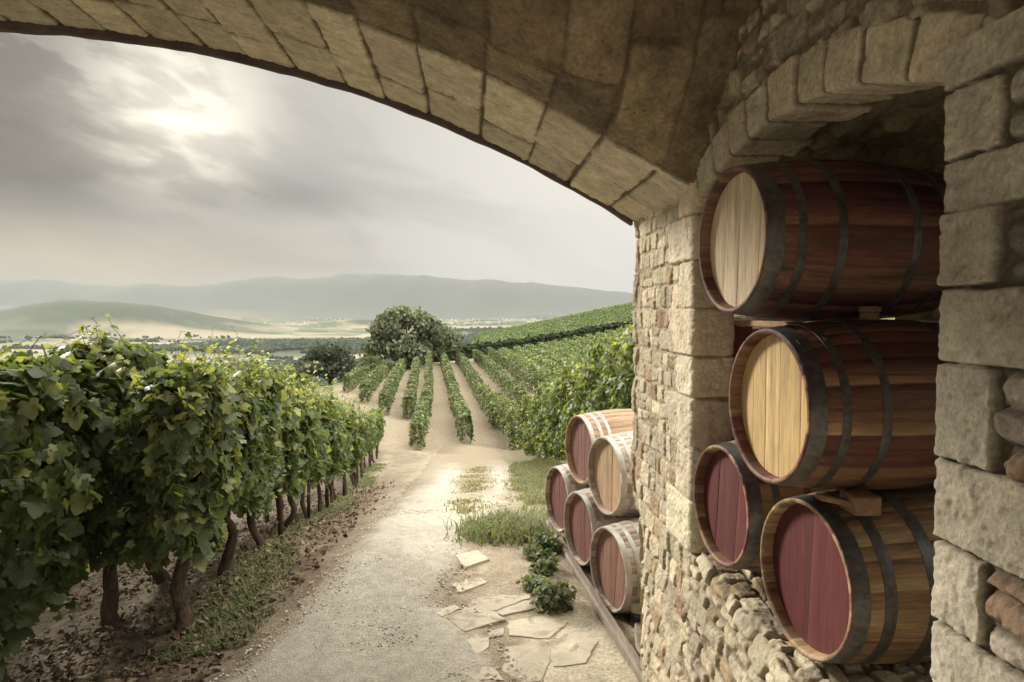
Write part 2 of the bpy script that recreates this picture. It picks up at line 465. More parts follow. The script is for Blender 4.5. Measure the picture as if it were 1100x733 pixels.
# --- vault
def build_vault():
    xs = np.concatenate([np.arange(-8.1, -4.0, .08), np.arange(-4.0, 1.34, .0125)])
    ys = np.concatenate([np.arange(-4, .9, .1), np.arange(.9, 5.075, .0125)])
    st = []
    ring0 = 3.74
    # ring of dressed voussoirs, two stones deep, bounce light put into their pale tint
    x = 1.30
    while x > -8:
        w = rng.uniform(.25, .37)
        ym = rng.uniform(4.40, 4.62)
        y0 = ring0 + rng.uniform(-.015, .015)
        for (a, b) in ((y0, ym), (ym, 5.07)):
            p = quad(x - w + .005, x - .005, a + .004, b - .004, .010)
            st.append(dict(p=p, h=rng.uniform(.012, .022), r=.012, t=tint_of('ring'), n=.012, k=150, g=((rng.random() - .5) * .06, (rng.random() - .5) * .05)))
        # the courses carry on inward along the vault, interior shade added to the brown
        y = y0 - .004
        while y > -.2:
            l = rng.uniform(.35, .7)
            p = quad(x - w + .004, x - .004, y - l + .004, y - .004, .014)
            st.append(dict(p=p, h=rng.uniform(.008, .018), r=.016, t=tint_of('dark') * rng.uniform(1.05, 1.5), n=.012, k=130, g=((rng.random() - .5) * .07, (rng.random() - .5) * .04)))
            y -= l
        x -= w
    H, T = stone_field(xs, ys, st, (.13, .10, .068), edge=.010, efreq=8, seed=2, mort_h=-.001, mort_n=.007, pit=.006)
    X, Y = np.meshgrid(xs, ys, indexing='ij')
    T[Y > ring0 - .05] *= 1.0
    Z = vault_z(X, Y) + .006 * fbm(X * 2, Y * 2, 3, 77)
    P = np.stack([X, Y, Z], -1)
    du = np.gradient(P, axis=0); dv = np.gradient(P, axis=1)
    n = np.cross(dv, du); n /= np.linalg.norm(n, axis=-1)[..., None]
    n[n[..., 2] > 0] *= -1
    # long irregular cracks
    P = P + n * H[..., None]
    keep = ~((X > XW + .1) & (Y < Y2))[:-1, :-1]
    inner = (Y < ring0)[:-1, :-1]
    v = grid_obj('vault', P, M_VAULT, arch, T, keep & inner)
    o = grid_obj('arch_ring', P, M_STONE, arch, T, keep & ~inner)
    o['label'] = 'pale dressed stone ring along the front of the vault, bounce light painted in'
    v['label'] = 'barrel vault of brown coursed stone, interior shade painted in'
    # upper skin of the vault and the outer face above the opening
    xs2 = np.linspace(-8.4, 1.9, 60); ys2 = np.array([-4.0, 5.1])
    X, Y = np.meshgrid(xs2, ys2, indexing='ij')
    o = grid_obj('vault_roof', np.stack([X, Y, np.full(X.shape, EYE + 2.75)], -1), M_VAULT, arch, np.ones(X.shape + (3,)) * .15)
    zz = np.linspace(0, 1, 8)
    X, Q = np.meshgrid(xs2, zz, indexing='ij')
    zlow = np.where(X > XW + .02, EYE + .55, circ(np.clip(X, -8.02, XW)) + .09)
    o = grid_obj('front_face', np.stack([X, np.full(X.shape, 5.10), zlow + (EYE + 2.75 - zlow) * Q], -1), M_STONE, arch, np.ones(X.shape + (3,)) * np.array([.34, .29, .21]))
    # dark projecting edge along the front of the arch
    xs3 = np.linspace(-8.0, XW - .02, 240)
    c = circ(xs3)
    th = .045 + .022 * np.clip((-xs3) / 3.4, -.6, 1) + .010 * fbm(xs3 * 5, xs3 * 0, 3, 8)
    prof = [(5.052, .03), (5.060, -1), (5.135, -1.0), (5.15, -.5), (5.15, .13), (5.115, .14)]
    P = np.zeros((len(xs3), len(prof), 3))
    for k, (yy, dz) in enumerate(prof):
        P[:, k, 0] = xs3; P[:, k, 1] = yy + .006 * fbm(xs3 * 7, xs3 * 0 + k, 2, 4); P[:, k, 2] = c + (dz if dz > 0 else dz * th)
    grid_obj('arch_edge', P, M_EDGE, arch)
build_vault()

# --- far pier (wall face between the opening and the niche, wraps both corners)
def build_far_pier():
    Q, Nn, u, cu = path2d([(1.75, Y3), (XW, Y3), (XW, Y2), (1.42, Y2), (1.44, 4.3), (2.7, 4.32)], .016, .0062)
    z = np.arange(-.35, EYE + .78, .0062)
    uA, uB = cu[:2]
    st = []
    zz = .98; k = 0
    while zz < EYE + .72:                                # quoins around the niche corner
        h = rng.uniform(.20, .29); w = (.40, .25)[k % 2] + rng.uniform(-.05, .05); d = (.28, .5)[k % 2]
        p = quad(uB - w, uB + d, zz + .003, zz + h - .003, .006)
        st.append(dict(p=p, h=rng.uniform(.018, .026), r=.007, t=tint_of('quoin') * 1.12, n=.012, k=190, e=.8))
        if d < .45:
            st.append(dict(p=quad(uB + d + .012, uB + .62, zz + .01, zz + h - .01, .01), h=.025, r=.02, t=tint_of('quoin') * .9, n=.01, k=110))
        st += courses(uA + .15, uB - w - .012, zz, zz + h, (.075, .15), (.10, .23), .006, 'rubble', r=.010, j=.015, k=190, rough=.005, h=(.008, .018), tilt=.10)
        st.append(dict(p=quad(uA - .26, uA + .085 + rng.uniform(-.02, .03), zz + .005, zz + h - .005, .012), h=.016, r=.013, t=tint_of('rubble') * .95, n=.014, k=140))
        st += courses(uB + .64, uB + 1.5, zz, zz + h, (.1, .2), (.15, .3), .008, 'rubble', r=.025)
        zz += h; k += 1
    st += courses(uA + .02, uB + 1.5, -.35, .98, (.07, .14), (.10, .24), .006, 'rubble', r=.011, j=.018, rough=.006, k=170, h=(.008, .022), tilt=.14)
    st += courses(uA - .5, uA + .0, -.35, .98, (.15, .3), (.15, .3), .008, 'rubble', r=.03, j=.018)
    H, T = stone_field(u, z, st, (.38, .32, .225), seed=12, edge=.009, efreq=22, mort_h=.002, mort_n=.008, pit=.004)
    U, Z = np.meshgrid(u, z, indexing='ij')
    # worn corner towards the base, rough plaster smear
    bell = np.exp(-((U - uA) / .22) ** 2)
    H = H + .035 * bell * fbm(Z * 3.5, U * 3, 4, 6) - .13 * bell * sstep(1.15, .1, Z)
    H = H + .10 * sstep(.95, .0, Z) * sstep(uA + .25, uA + .8, U) + .03 * fbm(U * 4, Z * 4, 3, 15) * sstep(1.1, .6, Z)
    P = np.stack([Q[:, 0][:, None] + Nn[:, 0][:, None] * H, Q[:, 1][:, None] + Nn[:, 1][:, None] * H, Z], -1)
    o = grid_obj('pier', P, M_STONE, arch, T)
    o['label'] = 'rubble pier with pale quoin blocks beside the opening'
build_far_pier()

# --- near jamb of the niche
def build_near_jamb():
    Q, Nn, u, cu = path2d([(2.3, Y1), (XW - .012, Y1), (XW - .012, .2)], .011, .0045)
    z = np.arange(.85, 2.96, .0045)
    uB = cu[0]
    # block tops read off the picture, from the bottom up: (height, long?)
    st = []
    hs = [(h_ * .95, l_) for h_, l_ in [(.17, 1), (.20, 0), (.145, 1), (.165, 1), (.22, 0), (.225, 1), (.255, 0), (.20, 1), (.195, 0), (.135, 1), (.185, 0), (.2, 1), (.2, 0)]]
    zz = .86
    for h, lg in hs:
        w = .45 if lg else .175 + rng.uniform(-.015, .015)
        p = quad(uB - .5, uB + w, zz + .0015, zz + h - .0015, .005)
        st.append(dict(p=p, h=rng.uniform(.012, .018), r=.0060, t=np.array([.47, .43, .335]) * rng.uniform(.9, 1.1), n=.007, k=260, e=.9))
        if not lg:
            v = zz
            while v < zz + h - .01:
                hh = min(rng.uniform(.045, .095), zz + h - v)
                if zz + h - v - hh < .025: hh = zz + h - v
                p = quad(uB + w + rng.uniform(.0, .02), uB + w + rng.uniform(.12, .3), v + .001, v + hh - .001, .010)
                st.append(dict(p=p, h=rng.uniform(.004, .030), r=.022, t=(np.array([.30, .21, .14]) if rng.random() < .25 else tint_of('slate') * (1.45 if rng.random() < .4 else 1)), n=.010, k=75, e=1.4, g=(rng.uniform(-.12, .12), rng.uniform(-.3, .3))))
                v += hh
            st += courses(uB + .5, uB + 1.7, zz, zz + h, (.05, .1), (.15, .3), .005, 'slate', r=.02)
        else:
            st += courses(uB + w + .01, uB + 1.7, zz, zz + h, (.15, .25), (.25, .4), .005, 'quoin', r=.02)
        zz += h
    H, T = stone_field(u, z, st, (.13, .11, .08), seed=40, edge=.007, efreq=26, mort_h=-.014, mort_n=.006, pit=.0045)
    U, Z = np.meshgrid(u, z, indexing='ij')
    P = np.stack([Q[:, 0][:, None] + Nn[:, 0][:, None] * H, Q[:, 1][:, None] + Nn[:, 1][:, None] * H, Z], -1)
    o = grid_obj('jamb', P, M_STONE, arch, T)
    o['label'] = 'near jamb of large pale blocks with thin slates between'
build_near_jamb()

# --- rubble wall under the niche, with its ledge
def sill_z(Y): return .985 - .10 * (Y2 - Y)
def build_lower_wall():
    Q, Nn, v, cu = path2d([(1.06, -.35), (1.20, .62), (XW + .03, .985), (2.75, 1.0)], .05, .0068, side=-1)
    y = np.arange(1.0, Y2 + .05, .0068)
    st = courses(1.0, Y2 + .05, .0, v[-1], (.06, .12), (.09, .22), .005, 'rubble', h=(.012, .026), r=.013, j=.020, rough=.006, k=150, tilt=.16)
    H, T = stone_field(y, v, st, (.27, .22, .15), seed=60, edge=.009, efreq=24, mort_h=.0, mort_n=.008, pit=.004)
    H = H.T; T = T.transpose(1, 0, 2)
    V, Y = np.meshgrid(v, y, indexing='ij')
    H = H + .03 * fbm(V * 2.5, Y * 2.5, 3, 19)
    Zb = Q[:, 1][:, None] + (sill_z(Y) - .985) * sstep(-.2, .9, Q[:, 1])[:, None]
    P = np.stack([Q[:, 0][:, None] + Nn[:, 0][:, None] * H, Y, Zb + Nn[:, 1][:, None] * H], -1)
    o = grid_obj('lower_wall', P, M_STONE, arch, T)
    o['label'] = 'bulging rubble wall below the niche'
build_lower_wall()

# --- niche arch and the wall above it
SPZ = EYE + .575; SAG = .20; HALF = (Y2 - Y1) / 2; YC = (Y1 + Y2) / 2
AR = (HALF ** 2 + SAG ** 2) / (2 * SAG); AZ = SPZ + SAG - AR
TH = math.asin(HALF / AR)
def build_niche_arch():
    Q, Nn, v, cu = path2d([(AR + .185, XW - .004), (AR, XW - .004), (AR, 2.7)], .014, .0065, side=1)
    # (r, x): travelling -r then +x ; outward normal on the face is -x, on the soffit is -r
    if Nn[2, 1] > 0: Nn = -Nn
    arcl = AR * (2 * TH + .055 + .085)
    u = np.arange(0, arcl, .0065)
    vc = cu[0]
    st = []; a = 0.0
    while a < arcl:
        w = rng.uniform(.19, .26)
        d = rng.uniform(.24, .32)
        st.append(dict(p=quad(a + .0055, a + w - .0055, rng.uniform(-.0, .03), vc + d, .006), h=rng.uniform(.007, .013), r=.008, t=tint_of('quoin'), n=.007, k=220, e=.7, g=(rng.uniform(-.08, .08), 0)))
        a += w
    st += courses(0, arcl, vc + .30, v[-1], (.10, .18), (.1, .24), .008, 'dark', r=.03, h=(.01, .05), rough=.015)
    H, T = stone_field(u, v, st, (.19, .155, .105), seed=81, edge=.008, mort_n=.006, mort_h=-.004, pit=.004)
    ph = (TH + .055) - u / AR
    dy = np.sin(ph)[:, None]; dz = np.cos(ph)[:, None]
    r = Q[:, 0][None] + Nn[:, 0][None] * H
    x = Q[:, 1][None] + Nn[:, 1][None] * H + .07 * sstep(TH + .02, TH + .07, -ph)[:, None]
    P = np.stack([x, YC + r * dy, AZ + r * dz], -1)
    o = grid_obj('niche_arch', P, M_STONE, arch, T, flip=True)
    o['label'] = 'flat arch of dressed voussoirs over the niche'
    # wall above
    y = np.arange(.2, Y2 + .10, .009); z = np.arange(EYE + .50, EYE + 2.1, .009)
    st = courses(.2, Y2 + .1, EYE + .5, EYE + 2.1, (.08, .17), (.10, .30), .008, 'rubble', h=(.010, .034), r=.017, j=.026, rough=.018, k=110, tilt=.2)
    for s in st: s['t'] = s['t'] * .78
    H, T = stone_field(y, z, st, (.20, .165, .11), seed=95, edge=.014, efreq=20, mort_h=.004, mort_n=.014)
    Y, Z = np.meshgrid(y, z, indexing='ij')
    rad = np.sqrt((Y - YC) ** 2 + (Z - AZ) ** 2)
    keep = (rad > AR + .150) & ~((Y < Y1) & (Z < 2.93)) & (Z < lun(Y) + .25)
    P = np.stack([XW + .014 - H, Y, Z], -1)
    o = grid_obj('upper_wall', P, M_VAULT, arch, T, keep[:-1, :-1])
    o['label'] = 'rubble wall above the niche'
    yc = np.arange(.2, 5.0, .03); zc = np.arange(EYE + .4, EYE + 2.2, .03)
    Yc, Zc = np.meshgrid(yc, zc, indexing='ij')
    kc = (np.sqrt((Yc - YC) ** 2 + (Zc - AZ) ** 2) > AR + .07)[:-1, :-1] & ((Yc > Y2 + .06) | (Zc > EYE + .62))[:-1, :-1]
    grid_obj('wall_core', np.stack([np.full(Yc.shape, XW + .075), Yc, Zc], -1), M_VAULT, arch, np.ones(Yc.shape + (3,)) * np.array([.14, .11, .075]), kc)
    # back of the niche
    y = np.arange(1.6, 4.2, .02); z = np.arange(.6, 3.4, .02)
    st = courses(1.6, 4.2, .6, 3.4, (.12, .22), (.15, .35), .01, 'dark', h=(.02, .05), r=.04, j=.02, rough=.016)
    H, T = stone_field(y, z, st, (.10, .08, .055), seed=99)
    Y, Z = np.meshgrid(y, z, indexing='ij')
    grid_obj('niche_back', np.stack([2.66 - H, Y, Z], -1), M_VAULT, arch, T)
build_niche_arch()

# --- far left pier of the passage (outside the picture, carries the vault)
y = np.arange(3.9, 5.1, .1); z = np.arange(-1.6, EYE + .8, .1)
Y, Z = np.meshgrid(y, z, indexing='ij')
grid_obj('side_pier', np.stack([-8.0 + .03 * fbm(Y * 3, Z * 3, 3, 5), Y, Z], -1), M_STONE, arch, np.ones(Y.shape + (3,)) * np.array([.3, .25, .18]))

# ------------------------------------------------------------------ barrels
def barrel_geo(L, r0, r1, n=30, pal=None, seed=0):
    g = np.random.default_rng(seed)
    xs = np.linspace(-L / 2, L / 2, 41)
    wd = g.uniform(.7, 1.35, n); wd = np.cumsum(wd) / wd.sum(); e = np.concatenate([[0], wd]) * 2 * math.pi
    ths = []; rel = []; sid = []
    for k in range(n):
        for q in (0.0, .06, .5, .94):
            ths.append(e[k] + (e[k + 1] - e[k]) * q); rel.append(-.0030 if q == 0 else (.0008 if q == .5 else 0)); sid.append(k)
    ths = np.array(ths); rel = np.array(rel); sid = np.array(sid)
    m = len(ths)
    tin = np.array([pal[g.integers(len(pal))] for _ in range(n)]) * g.uniform(.75, 1.25, n)[:, None]
    prof = [(x, r1 - (r1 - r0) * (2 * x / L) ** 2, 1) for x in xs]
    front = [(-L / 2 + .056, r0 - .020, 0), (-L / 2 + .012, r0 - .019, 0), (-L / 2 - .001, r0 - .012, 0), (-L / 2 - .0005, r0 - .003, .3)]
    back = [(L / 2 + .0005, r0 - .003, .3), (L / 2 + .001, r0 - .012, 0), (L / 2 - .04, r0 - .02, 0)]
    prof = front + prof + back
    V = []; T = []
    for x, r, f in prof:
        rr = r + rel * f
        V.append(np.stack([np.full(m, x), rr * np.cos(ths), rr * np.sin(ths)], 1))
        t = tin[sid].copy()
        T.append(t)
    V = np.concatenate(V); T = np.concatenate(T)
    k = len(prof)
    i = np.arange((k - 1) * m); a = (i // m) * m + i % m; b = (i // m) * m + (i + 1) % m
    return V, np.stack([a, a + m, b + m, b], 1)[:, ::-1], T

def ring_geo(x0, x1, L, r0, r1, t=.003, n=96, lift=.0):
    rf = lambda x: r1 - (r1 - r0) * (2 * x / L) ** 2
    pr = [(x0, rf(x0) - .002), (x0 + .0006, rf(x0) + t), ((x0 + x1) / 2, rf((x0 + x1) / 2) + t + .0006), (x1 - .0006, rf(x1) + t), (x1, rf(x1) - .002)]
    th = np.linspace(0, 2 * math.pi, n, endpoint=False)
    V = np.concatenate([np.stack([np.full(n, x), r * np.cos(th), r * np.sin(th)], 1) for x, r in pr])
    i = np.arange(4 * n); a = (i // n) * n + i % n; b = (i // n) * n + (i + 1) % n
    return V, np.stack([a, a + n, b + n, b], 1)[:, ::-1]

def head_geo(x, r, planks, base, ang, seed, sgn=-1, var=.12):
    g = np.random.default_rng(seed)
    w = g.uniform(.8, 1.25, planks); e = (np.concatenate([[0], np.cumsum(w) / w.sum()]) * 2 - 1) * r
    mb = MB()
    nz = 26
    for k in range(planks):
        a, b = e[k], e[k + 1]
        ys = np.array([a + .0003, a + .0014] + list(np.linspace(a + .003, b - .003, 6)) + [b - .0014, b - .0003])
        dep = np.array([.0035, .0005] + [0] * 6 + [.0005, .0035])
        off = g.uniform(-.001, .001)
        h = np.sqrt(np.maximum(r * r - ys ** 2, 1e-5))
        s = np.linspace(-1, 1, nz)
        P = np.zeros((len(ys), nz, 3))
        P[..., 0] = x - sgn * (dep[:, None] + off)
        P[..., 1] = ys[:, None]; P[..., 2] = h[:, None] * s[None]
        V = P.reshape(-1, 3)
        mb.add(V, grid_faces(len(ys), nz, flip=(sgn > 0)), np.array(base) * g.uniform(1 - var, 1 + var))
    for k in range(len(mb.V)):
        v = mb.V[k]; c, s = math.cos(ang), math.sin(ang)
        mb.V[k] = np.stack([v[:, 0], v[:, 1] * c - v[:, 2] * s, v[:, 1] * s + v[:, 2] * c], 1)
    return mb

WINE = [(.125, .05, .042), (.155, .07, .048), (.10, .037, .036), (.19, .10, .062), (.13, .06, .044)]
OAKR = [(.21, .115, .066), (.15, .062, .045), (.12, .042, .038), (.26, .16, .085), (.17, .085, .055), (.13, .05, .042)]
OAKB = [(.30, .20, .105), (.25, .155, .08), (.33, .235, .13), (.22, .13, .075)]
GREY = [(.40, .345, .275), (.34, .285, .22), (.29, .23, .18), (.46, .41, .34), (.33, .25, .195)]

def barrel(hx, hy, hz, yaw, label, L, r0, r1, pal, headc, planks, ang, seed, hoops, hoopm, stm, group, bung=None, headlabel=None, extra=None):
    """(hx,hy,hz) is the middle of the visible head; yaw turns the body away behind it"""
    ax = np.array([math.cos(yaw), math.sin(yaw)])
    c = np.array([hx, hy]) + ax * L / 2
    root = empty('wine_barrel', (c[0], c[1], hz - r1), yaw)
    tag(root, label, 'barrel', group)
    roll = random.uniform(0, 6)
    V, F, T = barrel_geo(L, r0, r1, 30, pal, seed)
    cr, sr = math.cos(roll), math.sin(roll)
    V = np.stack([V[:, 0], V[:, 1] * cr - V[:, 2] * sr, V[:, 1] * sr + V[:, 2] * cr + r1], 1)
    body = link('staves', raw_mesh('staves', V, F, T), stm, root, True)
    mb = head_geo(-L / 2 + .048, r0 - .016, planks, headc, ang, seed + 5)
    h = mb.obj('head', M_HEADW, root, True); h.location = (0, 0, r1)
    if headlabel: h['label'] = headlabel
    mb = head_geo(L / 2 - .036, r0 - .014, planks, headc, ang, seed + 6, sgn=1)
    h = mb.obj('head', M_HEADW, root, True); h.location = (0, 0, r1)
    for x0, w in hoops:
        for s in (-1, 1):
            a, b = (x0, x0 + w) if s < 0 else (L - x0 - w, L - x0)
            V, F = ring_geo(a - L / 2, b - L / 2, L, r0, r1, .0026, 180)
            m2 = MB(); m2.add(V, F)
            # riveted lap
            rr = lambda x: r1 - (r1 - r0) * (2 * x / L) ** 2
            ta = roll + 1.2 * s
            for q in (-.02, .02):
                xm = (a + b) / 2 - L / 2; ra = rr(xm) + .004
                vv, ff = tube_geo([[xm, (ra - .003) * math.cos(ta + q), (ra - .003) * math.sin(ta + q)], [xm, (ra + .003) * math.cos(ta + q), (ra + .003) * math.sin(ta + q)]], .006, 8)
                m2.add(vv, ff)
            o = m2.obj('hoop', hoopm, root, True, False); o.location = (0, 0, r1)
    if bung is not None:
        m2 = MB()
        vv, ff = tube_geo([[bung, 0, 2 * r1 - .012], [bung, 0, 2 * r1 + .026]], .036, 20); m2.add(vv, ff)
        vv, ff = tube_geo([[bung, 0, 2 * r1 + .028], [bung, 0, 2 * r1 + .052]], .041, 20); m2.add(vv, ff)
        m2.obj('bung', M_TIMBER, root, True)
    return root

NG = 'barrels stacked in the wall niche'
H4 = [(.003, .066), (.120, .034), (.275, .036)]
H4b = [(.004, .062), (.118, .033), (.265, .034)]
NY = R(6)
barrel(1.09, 2.87, 2.598, NY, 'topmost niche barrel with a pale bare-wood head under the arch', .90, .300, .340, WINE, (.64, .525, .36), 4, R(4), 3, H4, M_HOOP, M_STAVE, NG)
barrel(1.165, 2.67, 1.930, NY, 'niche barrel with a yellow oak head and a wooden bung on top', .90, .300, .340, OAKR, (.50, .36, .17), 5, R(0), 14, H4b, M_HOOP, M_STAVE, NG, bung=.0)
barrel(1.225, 3.32, 1.352, NY, 'low niche barrel with a wine-red head tucked beside the pale quoins', .90, .290, .335, OAKB[:2] + WINE[:2], (.105, .029, .03), 3, R(6), 25, H4b, M_HOOP, M_STAVE, NG)
barrel(1.315, 2.65, 1.248, NY + R(1), 'bottom niche barrel with a wine-red head split by one dark seam and brown staves', .90, .305, .340, OAKB, (.10, .026, .027), 2, R(3), 36, [(.002, .066), (.12, .046), (.29, .054)], M_HOOP, M_STAVE, NG)

OG = 'barrels stacked outdoors behind the pier'
OY = R(15)
H6 = [(.0, .045), (.085, .036), (.19, .036)]
barrel(.90, 7.06, .375, OY, 'farthest barrel of the bottom row outdoors with a dusky red head', .95, .325, .37, GREY, (.16, .07, .06), 5, R(5), 41, H6, M_HOOPG, M_STAVE_GREY, OG)
barrel(.99, 6.24, .325, OY, 'middle barrel of the bottom row outdoors with a red head', .95, .325, .37, GREY, (.17, .075, .065), 5, R(-4), 52, H6, M_HOOPG, M_STAVE_GREY, OG)
barrel(1.10, 5.42, .25, OY, 'nearest barrel of the bottom row outdoors resting on two rails by the pier', .95, .325, .37, GREY, (.21, .115, .085), 5, R(8), 63, H6, M_HOOPG, M_STAVE_GREY, OG)
barrel(1.06, 6.65, .968, OY, 'upper outdoor barrel with a pinkish red head and a tan bilge', .95, .325, .37, [(.36, .25, .16), (.33, .22, .14)], (.20, .10, .085), 5, R(2), 74, [(.0, .04), (.09, .034), (.17, .034)], M_HOOPG, M_STAVE_GREY, OG)
barrel(1.15, 5.83, .905, OY, 'upper outdoor barrel with a tan unpainted head and a small plug hole', .95, .325, .37, GREY, (.40, .29, .175), 5, R(1), 85, H6, M_HOOPG, M_STAVE_GREY, OG)

# timber rack inside the niche
rack = empty('barrel_rack', (1.6, 3.9, .88))
tag(rack, 'red painted timber rack with a cross beam under the topmost niche barrel', 'rack')
def beam(name, a, b, w, h, mat, parent, tilt=0):
    a = np.array(a, float); b = np.array(b, float); d = b - a; L = np.linalg.norm(d); d /= L
    up = np.array([0, 0, 1.0]) if abs(d[2]) < .9 else np.array([0, 1.0, 0])
    s = np.cross(d, up); s /= np.linalg.norm(s); u = np.cross(s, d)
    M = np.stack([d, s, u], 1)
    V, F = box_geo((a + b) / 2, (L, w, h), M, .005)
    mb = MB(); mb.add(V, F)
    o = link(name, raw_mesh(name, np.concatenate(mb.V), [np.concatenate(v) for v in mb.F.values()], None, False), mat, parent)
    return o
beam('post', (1.59, 3.97, .85), (1.59, 3.97, 2.22), .11, .05, M_REDWOOD, rack)
beam('post', (2.45, 4.1, .85), (2.45, 4.1, 2.22), .09, .06, M_REDWOOD, rack)
beam('back_board', (1.80, 4.06, .9), (1.80, 4.06, 2.2), .24, .02, M_REDWOOD, rack)
b_ = beam('beam', (1.53, 3.99, 2.239), (1.41, 2.93, 2.241), .07, .030, M_TIMBER, rack)
beam('beam', (2.35, 4.1, 2.235), (2.35, 2.2, 2.235), .07, .034, M_TIMBER, rack)
wd = empty('wooden_chock', (1.45, 2.50, 1.56))
tag(wd, 'wooden wedge and chock block between the yellow-headed barrel and the barrel below', 'chock')
V, F = box_geo((1.46, 2.495, 1.588), (.10, .12, .070), None, .006); mb = MB(); mb.add(V, F); mb.obj('block', M_TIMBER, wd, smooth=False)
beam('wedge', (1.30, 2.50, 1.612), (1.42, 2.50, 1.585), .05, .022, M_TIMBER, wd)

# rails under the outdoor stack
def rail(pts, w, h, label):
    P = np.array(pts, float)
    n = 60; s = np.linspace(0, 1, n)
    L = np.linspace(0, 1, len(P)); C = np.stack([np.interp(s, L, P[:, k]) for k in range(3)], 1)
    C[:, 2] += .004 * fbm(s * 14, s * 0, 3, 2); C[:, 0] += .006 * fbm(s * 9, s * 0 + 4, 3, 5)
    pr = np.array([(-.5, -.5), (-.5, .30), (-.30, .5), (.30, .5), (.5, .30), (.5, -.5)])
    d = (P[-1] - P[0]); d /= np.linalg.norm(d); sd = np.array([d[1], -d[0], 0])
    G = C[:, None] + pr[None, :, 0, None] * w * sd + pr[None, :, 1, None] * h * np.array([0, 0, 1.0])
    G += .003 * (rng.random(G.shape) - .5)
    m = len(pr); i = np.arange((n - 1) * m); a = (i // m) * m + i % m; b = (i // m) * m + (i + 1) % m
    F = [np.stack([a, b, b + m, a + m], 1), np.array([list(range(m))[::-1], [(n - 1) * m + k for k in range(m)]])]
    o = link('skid_rail', raw_mesh('skid_rail', G.reshape(-1, 3), F, None, False), M_RAIL)
    tag(o, label, 'rail', 'timber rails under the outdoor barrels')
rail([(.855, 7.35, .035), (.98, 6.0, -.03), (1.10, 4.9, -.075), (1.165, 3.9, -.085)], .075, .085, 'long weathered timber rail along the front of the outdoor barrel row')
rail([(1.33, 7.3, .02), (1.34, 5.4, -.08), (1.20, 4.75, -.09), (1.25, 3.95, -.095)], .06, .075, 'second weathered rail emerging from beneath the nearest outdoor barrel by the pier')
jar = empty('jar', (1.285, 5.17, -.1))
tag(jar, 'small dark jar with a pale lid standing at the foot of the pier', 'jar')
mb = MB(); v_, f_ = tube_geo([[1.285, 5.17, -.1], [1.285, 5.17, -.09], [1.285, 5.17, .0], [1.285, 5.17, .02]], [.045, .055, .055, .045], 20); mb.add(v_, f_); mb.obj('glass_body', M_JARD, jar)
mb = MB(); v_, f_ = tube_geo([[1.285, 5.17, .012], [1.285, 5.17, .018], [1.285, 5.17, .08], [1.285, 5.17, .088]], [.048, .052, .052, .046], 20); mb.add(v_, f_); mb.obj('lid', M_JARL, jar)

# ------------------------------------------------------------------ ground
def poly_sd(X, Y, poly):
    """signed distance, positive inside"""
    d = np.full(X.shape, 1e9); ins = np.zeros(X.shape, bool)
    n = len(poly)
    for i in range(n):
        a = poly[i]; b = poly[(i + 1) % n]
        e = b - a; wx = X - a[0]; wy = Y - a[1]
        t = np.clip((wx * e[0] + wy * e[1]) / (e @ e + 1e-12), 0, 1)
        d = np.minimum(d, np.hypot(wx - e[0] * t, wy - e[1] * t))
        c = ((a[1] <= Y) & (b[1] > Y)) | ((b[1] <= Y) & (a[1] > Y))
        with np.errstate(divide='ignore', invalid='ignore'):
            xi = a[0] + (Y - a[1]) * e[0] / (e[1] if abs(e[1]) > 1e-9 else 1e-9)
        ins ^= c & (X < xi)
    return np.where(ins, d, -d)

def line_d(X, Y, pts):
    d = np.full(X.shape, 1e9)
    for a, b in zip(pts[:-1], pts[1:]):
        e = b - a; t = np.clip(((X - a[0]) * e[0] + (Y - a[1]) * e[1]) / (e @ e + 1e-12), 0, 1)
        d = np.minimum(d, np.hypot(X - a[0] - e[0] * t, Y - a[1] - e[1] * t))
    return d

G2 = lambda L: np.array([ground_at(*p)[:2] for p in L])
road_px = [(236, 732), (300, 668), (352, 612), (400, 562), (438, 522), (462, 494), (474, 478), (536, 476), (549, 500), (550, 535), (530, 565), (512, 590), (500, 640), (560, 732)]
RP = G2(road_px)
RP = np.concatenate([RP, [[1.0, 4.0], [1.0, -6], [-1.75, -6], [-1.75, 4.0]]])
TL = G2([(345, 725), (400, 640), (440, 580), (470, 530), (484, 505), (490, 480)])
TR = G2([(510, 640), (530, 560), (540, 525), (535, 500), (524, 478)])
MED = G2([(500, 560), (512, 520), (508, 495), (503, 478)])
APRON = np.array([[.05, 3.0], [.28, 4.3], [.45, 5.2], [.95, 5.7], [1.02, 5.0], [1.3, 3.9], [1.3, 3.0]])

def row_x(x0, Y): return x0 - .077 * Y

